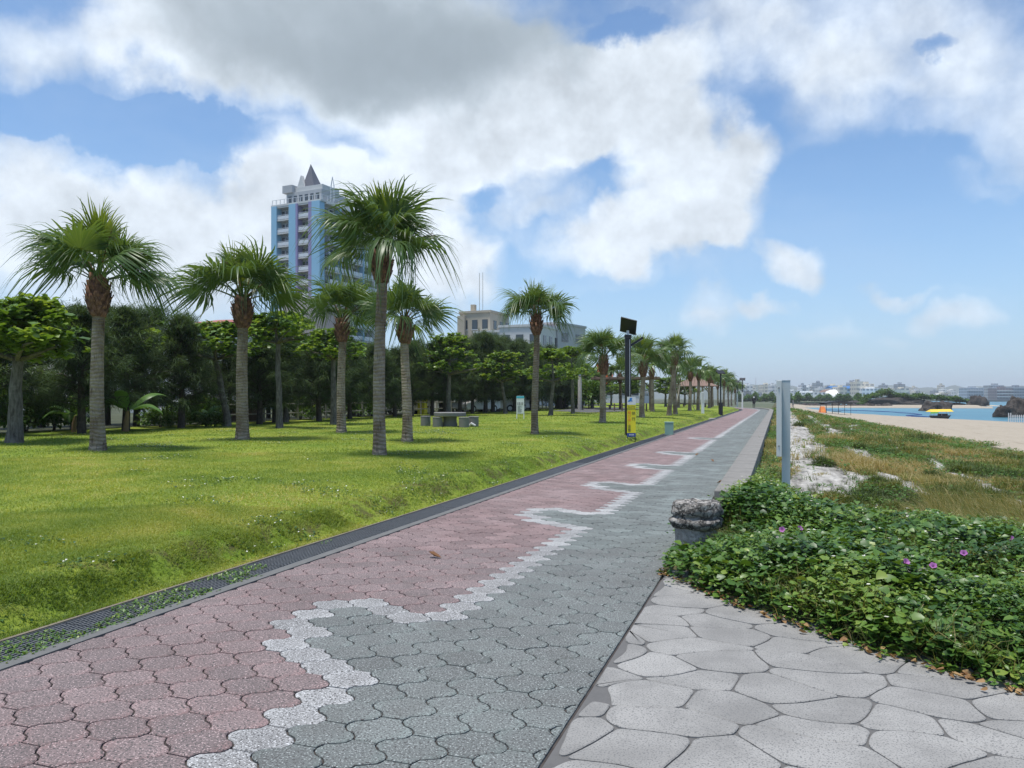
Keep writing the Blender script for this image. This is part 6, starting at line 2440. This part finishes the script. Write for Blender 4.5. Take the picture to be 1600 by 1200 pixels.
for px, d, w, hgt, mat, lab in ((1304, 610, 10, 9, M_whitep, 'white domed tank on the far shore'), (1292, 640, 8.5, 9.5, M_rooft, 'brown domed roof behind the white tank')):
    X, Y = far(px, d)
    o = MB().lathe([(w, 0)] + [(w * math.cos(R(a)), 1.5 + (hgt - 1.5) * math.sin(R(a))) for a in range(0, 90, 10)] + [(0.1, hgt)], 24).build('domed_tank', mat, None, True, (X, Y, -0.6))
    tag(o, lab, 'tank')
for px, d, lab in ((1306, 660, 'hall with a bright blue roof left of the cream tower'), (1328, 655, 'hall with a bright blue roof right of the cream tower')):
    t, w, h = city_block(px - 7, px + 7, 607, d, F_white, lab, name='blue_roofed_hall', hut=False)
    MB().add([(-w / 2, -1, h), (w / 2, -1, h), (w / 2, 15, h), (-w / 2, 15, h), (-w / 2, 7, h + 2.2), (w / 2, 7, h + 2.2)], [(0, 1, 5, 4), (2, 3, 4, 5), (1, 2, 5), (3, 0, 4)]).build('roof', flat('blue_roof', (0.03, 0.15, 0.38), 0.6, 0.1, 1), t)
# tall flats at the right
TW = [(1511, 1537, 606, 780, F_grey, 'grey slab of flats standing alone across the water'), (1549, 1569, 602, 820, F_grey, 'tallest grey flats beside the mauve block'), (1557, 1583, 606.5, 780, F_mauve, 'mauve brown block of flats across the water'), (1582, 1602, 604, 800, F_grey, 'grey flats right of the mauve block')]
for a, b, top, d, m_, lab in TW:
    t, w, h = city_block(a, b, top, d, m_, lab, name='tower_flats')
    k = 0
    z = 3.0
    while z < h - 1:
        MB().box(-w / 2 + .4, w / 2 - .4, -1.2, -0.01, z, z + 1.0).build('balcony_band', M_plaster if m_ is F_grey else M_plasterw, t)
        z += 3.0
# hills
for q, (d, amp, base_h, seed, x0, x1) in enumerate(((2600, 22, 38, 3.0, 1080, 1720), (3600, 30, 62, 8.0, 900, 1800))):
    V, F = [], []
    nn = 120
    for i in range(nn + 1):
        px = x0 + (x1 - x0) * i / nn
        X, Y = far(px, d)
        X2, Y2 = far(px, d + 900)
        hgt = base_h + amp * mnoise.noise(Vector((px * 0.012, seed, 0))) + amp * .35 * mnoise.noise(Vector((px * 0.05, seed, 0)))
        if q == 0: hgt += 18 * math.exp(-((px - 1180) / 45) ** 2) - 18 * sm(1380, 1500, px)
        V += [(X, Y, -1), (X + (X2 - X) * .15, Y + (Y2 - Y) * .15, hgt * .55), (X + (X2 - X) * .4, Y + (Y2 - Y) * .4, hgt), (X2, Y2, -1)]
    for i in range(nn):
        for j in range(3):
            a = 4 * i + j
            F.append((a, a + 4, a + 5, a + 1))
    o = link('hills', np_mesh('hills', V, np.array(F), M_hill, True))
    tag(o, kind='structure')
X, Y = far(1181, 2950)
o = MB().tube([(0, 0, 0), (0, 0, 30)], [1.2, 0.5], 5).build('hill_mast', M_concd, None, False, (X, Y, 52))
tag(o, 'thin mast on the hilltop beyond the bend', 'mast')

# ------------------------------------------------------------------ things on the beach
X, Y = far(1310, 118)
t = empty('beach_shade', (X, Y, dune_z(X, Y)), YAW, 'dark net shade on thin poles at the water edge of the beach', 'shade')
for ix in range(5):
    for iy in range(2):
        MB().tube([(-1.9 + .95 * ix, iy * 2.2, -.2), (-1.9 + .95 * ix, iy * 2.2, 1.75)], 0.03, 6).build('pole', M_black, t)
mb = MB()
for ix in range(8):
    x0, x1 = -2.0 + .5 * ix, -1.5 + .5 * ix
    za, zb_ = 1.75 + .28 * math.sin(math.pi * ix / 8), 1.75 + .28 * math.sin(math.pi * (ix + 1) / 8)
    mb.add([(x0, -.15, za), (x1, -.15, zb_), (x1, 2.35, zb_), (x0, 2.35, za), (x0, -.15, za - .22), (x1, -.15, zb_ - .22), (x1, 2.35, zb_ - .22), (x0, 2.35, za - .22)], [(0, 1, 2, 3), (7, 6, 5, 4), (0, 4, 5, 1), (2, 6, 7, 3)])
mb.build('net_roof', M_net, t)
MB().box(-.5, .7, .6, 1.2, .35, .42).build('table', M_wood, t)
X, Y = far(1285, 122)
t = empty('orange_tent', (X, Y, dune_z(X, Y) - .02), 0.2, 'small orange beach tent beside the net shade', 'tent')
MB().add([(-.5, -.5, 0), (.5, -.5, 0), (.5, .5, 0), (-.5, .5, 0), (-.35, 0, 1.0), (.35, 0, 1.0)], [(3, 2, 1, 0), (0, 1, 5, 4), (2, 3, 4, 5), (1, 2, 5), (3, 0, 4)]).build('canvas', M_orange, t)
MB().add([(-.12, -.47, .04), (.14, -.47, .04), (.02, -.22, .58)], [(0, 1, 2)]).build('flap', M_canopy, t)
X, Y = far(1469, 108)
t = empty('canopy_boat', (X, Y, dune_z(X, Y) - 0.05), YAW, 'beached boat with a yellow and green canopy at the shoreline', 'boat')
hull = MB().add([(-1.3, -.45, .45), (1.2, -.5, .45), (1.55, 0, .55), (1.2, .5, .45), (-1.3, .45, .45), (-1.15, -.3, 0), (1.0, -.3, 0), (1.2, 0, .03), (1.0, .3, 0), (-1.15, .3, 0)],
                [(0, 1, 6, 5), (1, 2, 7, 6), (2, 3, 8, 7), (3, 4, 9, 8), (4, 0, 5, 9), (5, 6, 7, 8, 9), (4, 3, 2, 1, 0)]).build('hull', M_hull, t)
for x in (-1.1, 0, 1.1):
    for y in (-.4, .4):
        MB().tube([(x, y, .4), (x, y, 1.05)], 0.025, 6).build('canopy_post', M_rail, t)
MB().add([(-1.7, -.75, .98), (1.5, -.75, 1.02), (1.5, .75, 1.02), (-1.7, .75, .98), (-1.4, 0, 1.32), (1.45, 0, 1.36)], [(3, 2, 1, 0), (0, 1, 5, 4), (2, 3, 4, 5), (1, 2, 5), (3, 0, 4)]).build('canopy', M_canopy, t)
MB().add([(-1.85, -.80, .72), (-0.7, -.80, .80), (-0.7, -.77, .975), (-1.7, -.77, .975)], [(0, 1, 2, 3)]).build('green_skirt', M_kgreen, t)
MB().box(-.2, .9, -.3, .3, .45, .72).build('engine_box', M_black, t)
# white pickets
t0 = far(1576, 96)
t = empty('picket_fence', (t0[0], t0[1], dune_z(*t0)), YAW, 'short white picket fence at the shoreline in front of the tall rock', 'fence')
for q in range(9):
    MB().box(q * .27 - .05, q * .27 + .05, -.02, .02, -.1, (1.15 if q < 2 else 0.9)).build('picket', M_whitep, t)
for z in (.35, .7):
    MB().box(-.05, 2.25, .021, .05, z, z + .06).build('rail', M_whitep, t)
# bathing boundary of blue floats
pts = []
for px, py in ((1236, 640.2), (1290, 640.6), (1340, 641.3), (1390, 643.5), (1430, 646.5), (1440, 648.2), (1416, 649.3), (1425, 650.5), (1452, 651.5)):
    X, Y = at(px, py, -1.55)
    pts.append((X, Y, -1.57))
o = MB().tube(pts, 0.13, 6).build('float_line', M_rope)
tag(o, 'blue string of floats curving across the bathing water', 'float line')
# drift timber frame by the shore on the left
X, Y = far(1236, 150)
t = empty('timber_rest', (X, Y, dune_z(X, Y)), 0.3, 'small grey timber chair frame on the beach near the groyne', 'chair')
MB().box(-.4, .4, -.4, .4, .35, .42).build('seat', M_concd, t)
for x in (-.35, .35):
    for y in (-.35, .35):
        MB().box(x - .04, x + .04, y - .04, y + .04, -.1, .35).build('leg', M_concd, t)
MB().box(.34, .42, -.4, .4, .42, 1.3).build('backrest', M_concd, t)

# ------------------------------------------------------------------ a walker far along the promenade
def person(loc, rz, label):
    t = empty('person', loc, rz, label, 'person')
    joints = {'pelvis': (0, 0, .92, .14), 'waist': (0, 0, 1.08, .125), 'chest': (0, .01, 1.32, .15), 'neck': (0, .01, 1.49, .06), 'head': (0, .02, 1.62, .095), 'crown': (0, .02, 1.72, .08)}
    V = [j[:3] for j in joints.values()]
    Rr = [j[3] for j in joints.values()]
    E_ = [(0, 1), (1, 2), (2, 3), (3, 4), (4, 5)]

    def chain(start, pts):
        p = start
        for (x, y, z, r_) in pts:
            V.append((x, y, z))
            Rr.append(r_)
            E_.append((p, len(V) - 1))
            p = len(V) - 1
    for s in (-1, 1):
        chain(0, [(s * .10, s * .03, .82, .095), (s * .11, s * .12, .48, .065), (s * .11, s * .06 - .02, .09, .045), (s * .12, s * .06 + .13, .04, .038)])
        chain(2, [(s * .19, 0, 1.40, .06), (s * .24, -s * .05, 1.12, .045), (s * .23, -s * .02 + .08, .88, .035), (s * .23, .10, .79, .03)])
    me = bpy.data.meshes.new('body')
    me.from_pydata(V, E_, [])
    o = link('body', me, t, mat=M_cloth)
    md = o.modifiers.new('skin', 'SKIN')
    for i, sv in enumerate(me.skin_vertices[0].data):
        sv.radius = (Rr[i], Rr[i])
        sv.use_root = (i == 0)
    o.modifiers.new('sub', 'SUBSURF').levels = 1
    me2 = MB().lathe([(.05, 1.50), (.10, 1.56), (.108, 1.64), (.10, 1.72), (.06, 1.77), (.01, 1.78)], 12, (0, .02))
    me2.build('white_hat', M_whitep, t, True)
    return t


X, Y = far(1178, 118)
person((X, Y, 0.0), math.pi, 'person in dark clothes with a white hat walking far along the promenade')

# ------------------------------------------------------------------ haze over the bay
hz = MB().box(-4500, 5500, -300, 5200, -2.6, 112).build('haze', bpy.data.materials.new('haze_air'))
m = hz.data.materials[0]
m.use_nodes = True
m.node_tree.nodes.clear()
ho = m.node_tree.nodes.new('ShaderNodeOutputMaterial')
hv = m.node_tree.nodes.new('ShaderNodeVolumePrincipled')
hv.inputs['Color'].default_value = (0.95, 0.98, 1.0, 1)
hv.inputs['Density'].default_value = 0.00024
hv.inputs['Anisotropy'].default_value = 0.2
m.node_tree.links.new(hv.outputs[0], ho.inputs['Volume'])
tag(hz, kind='stuff')
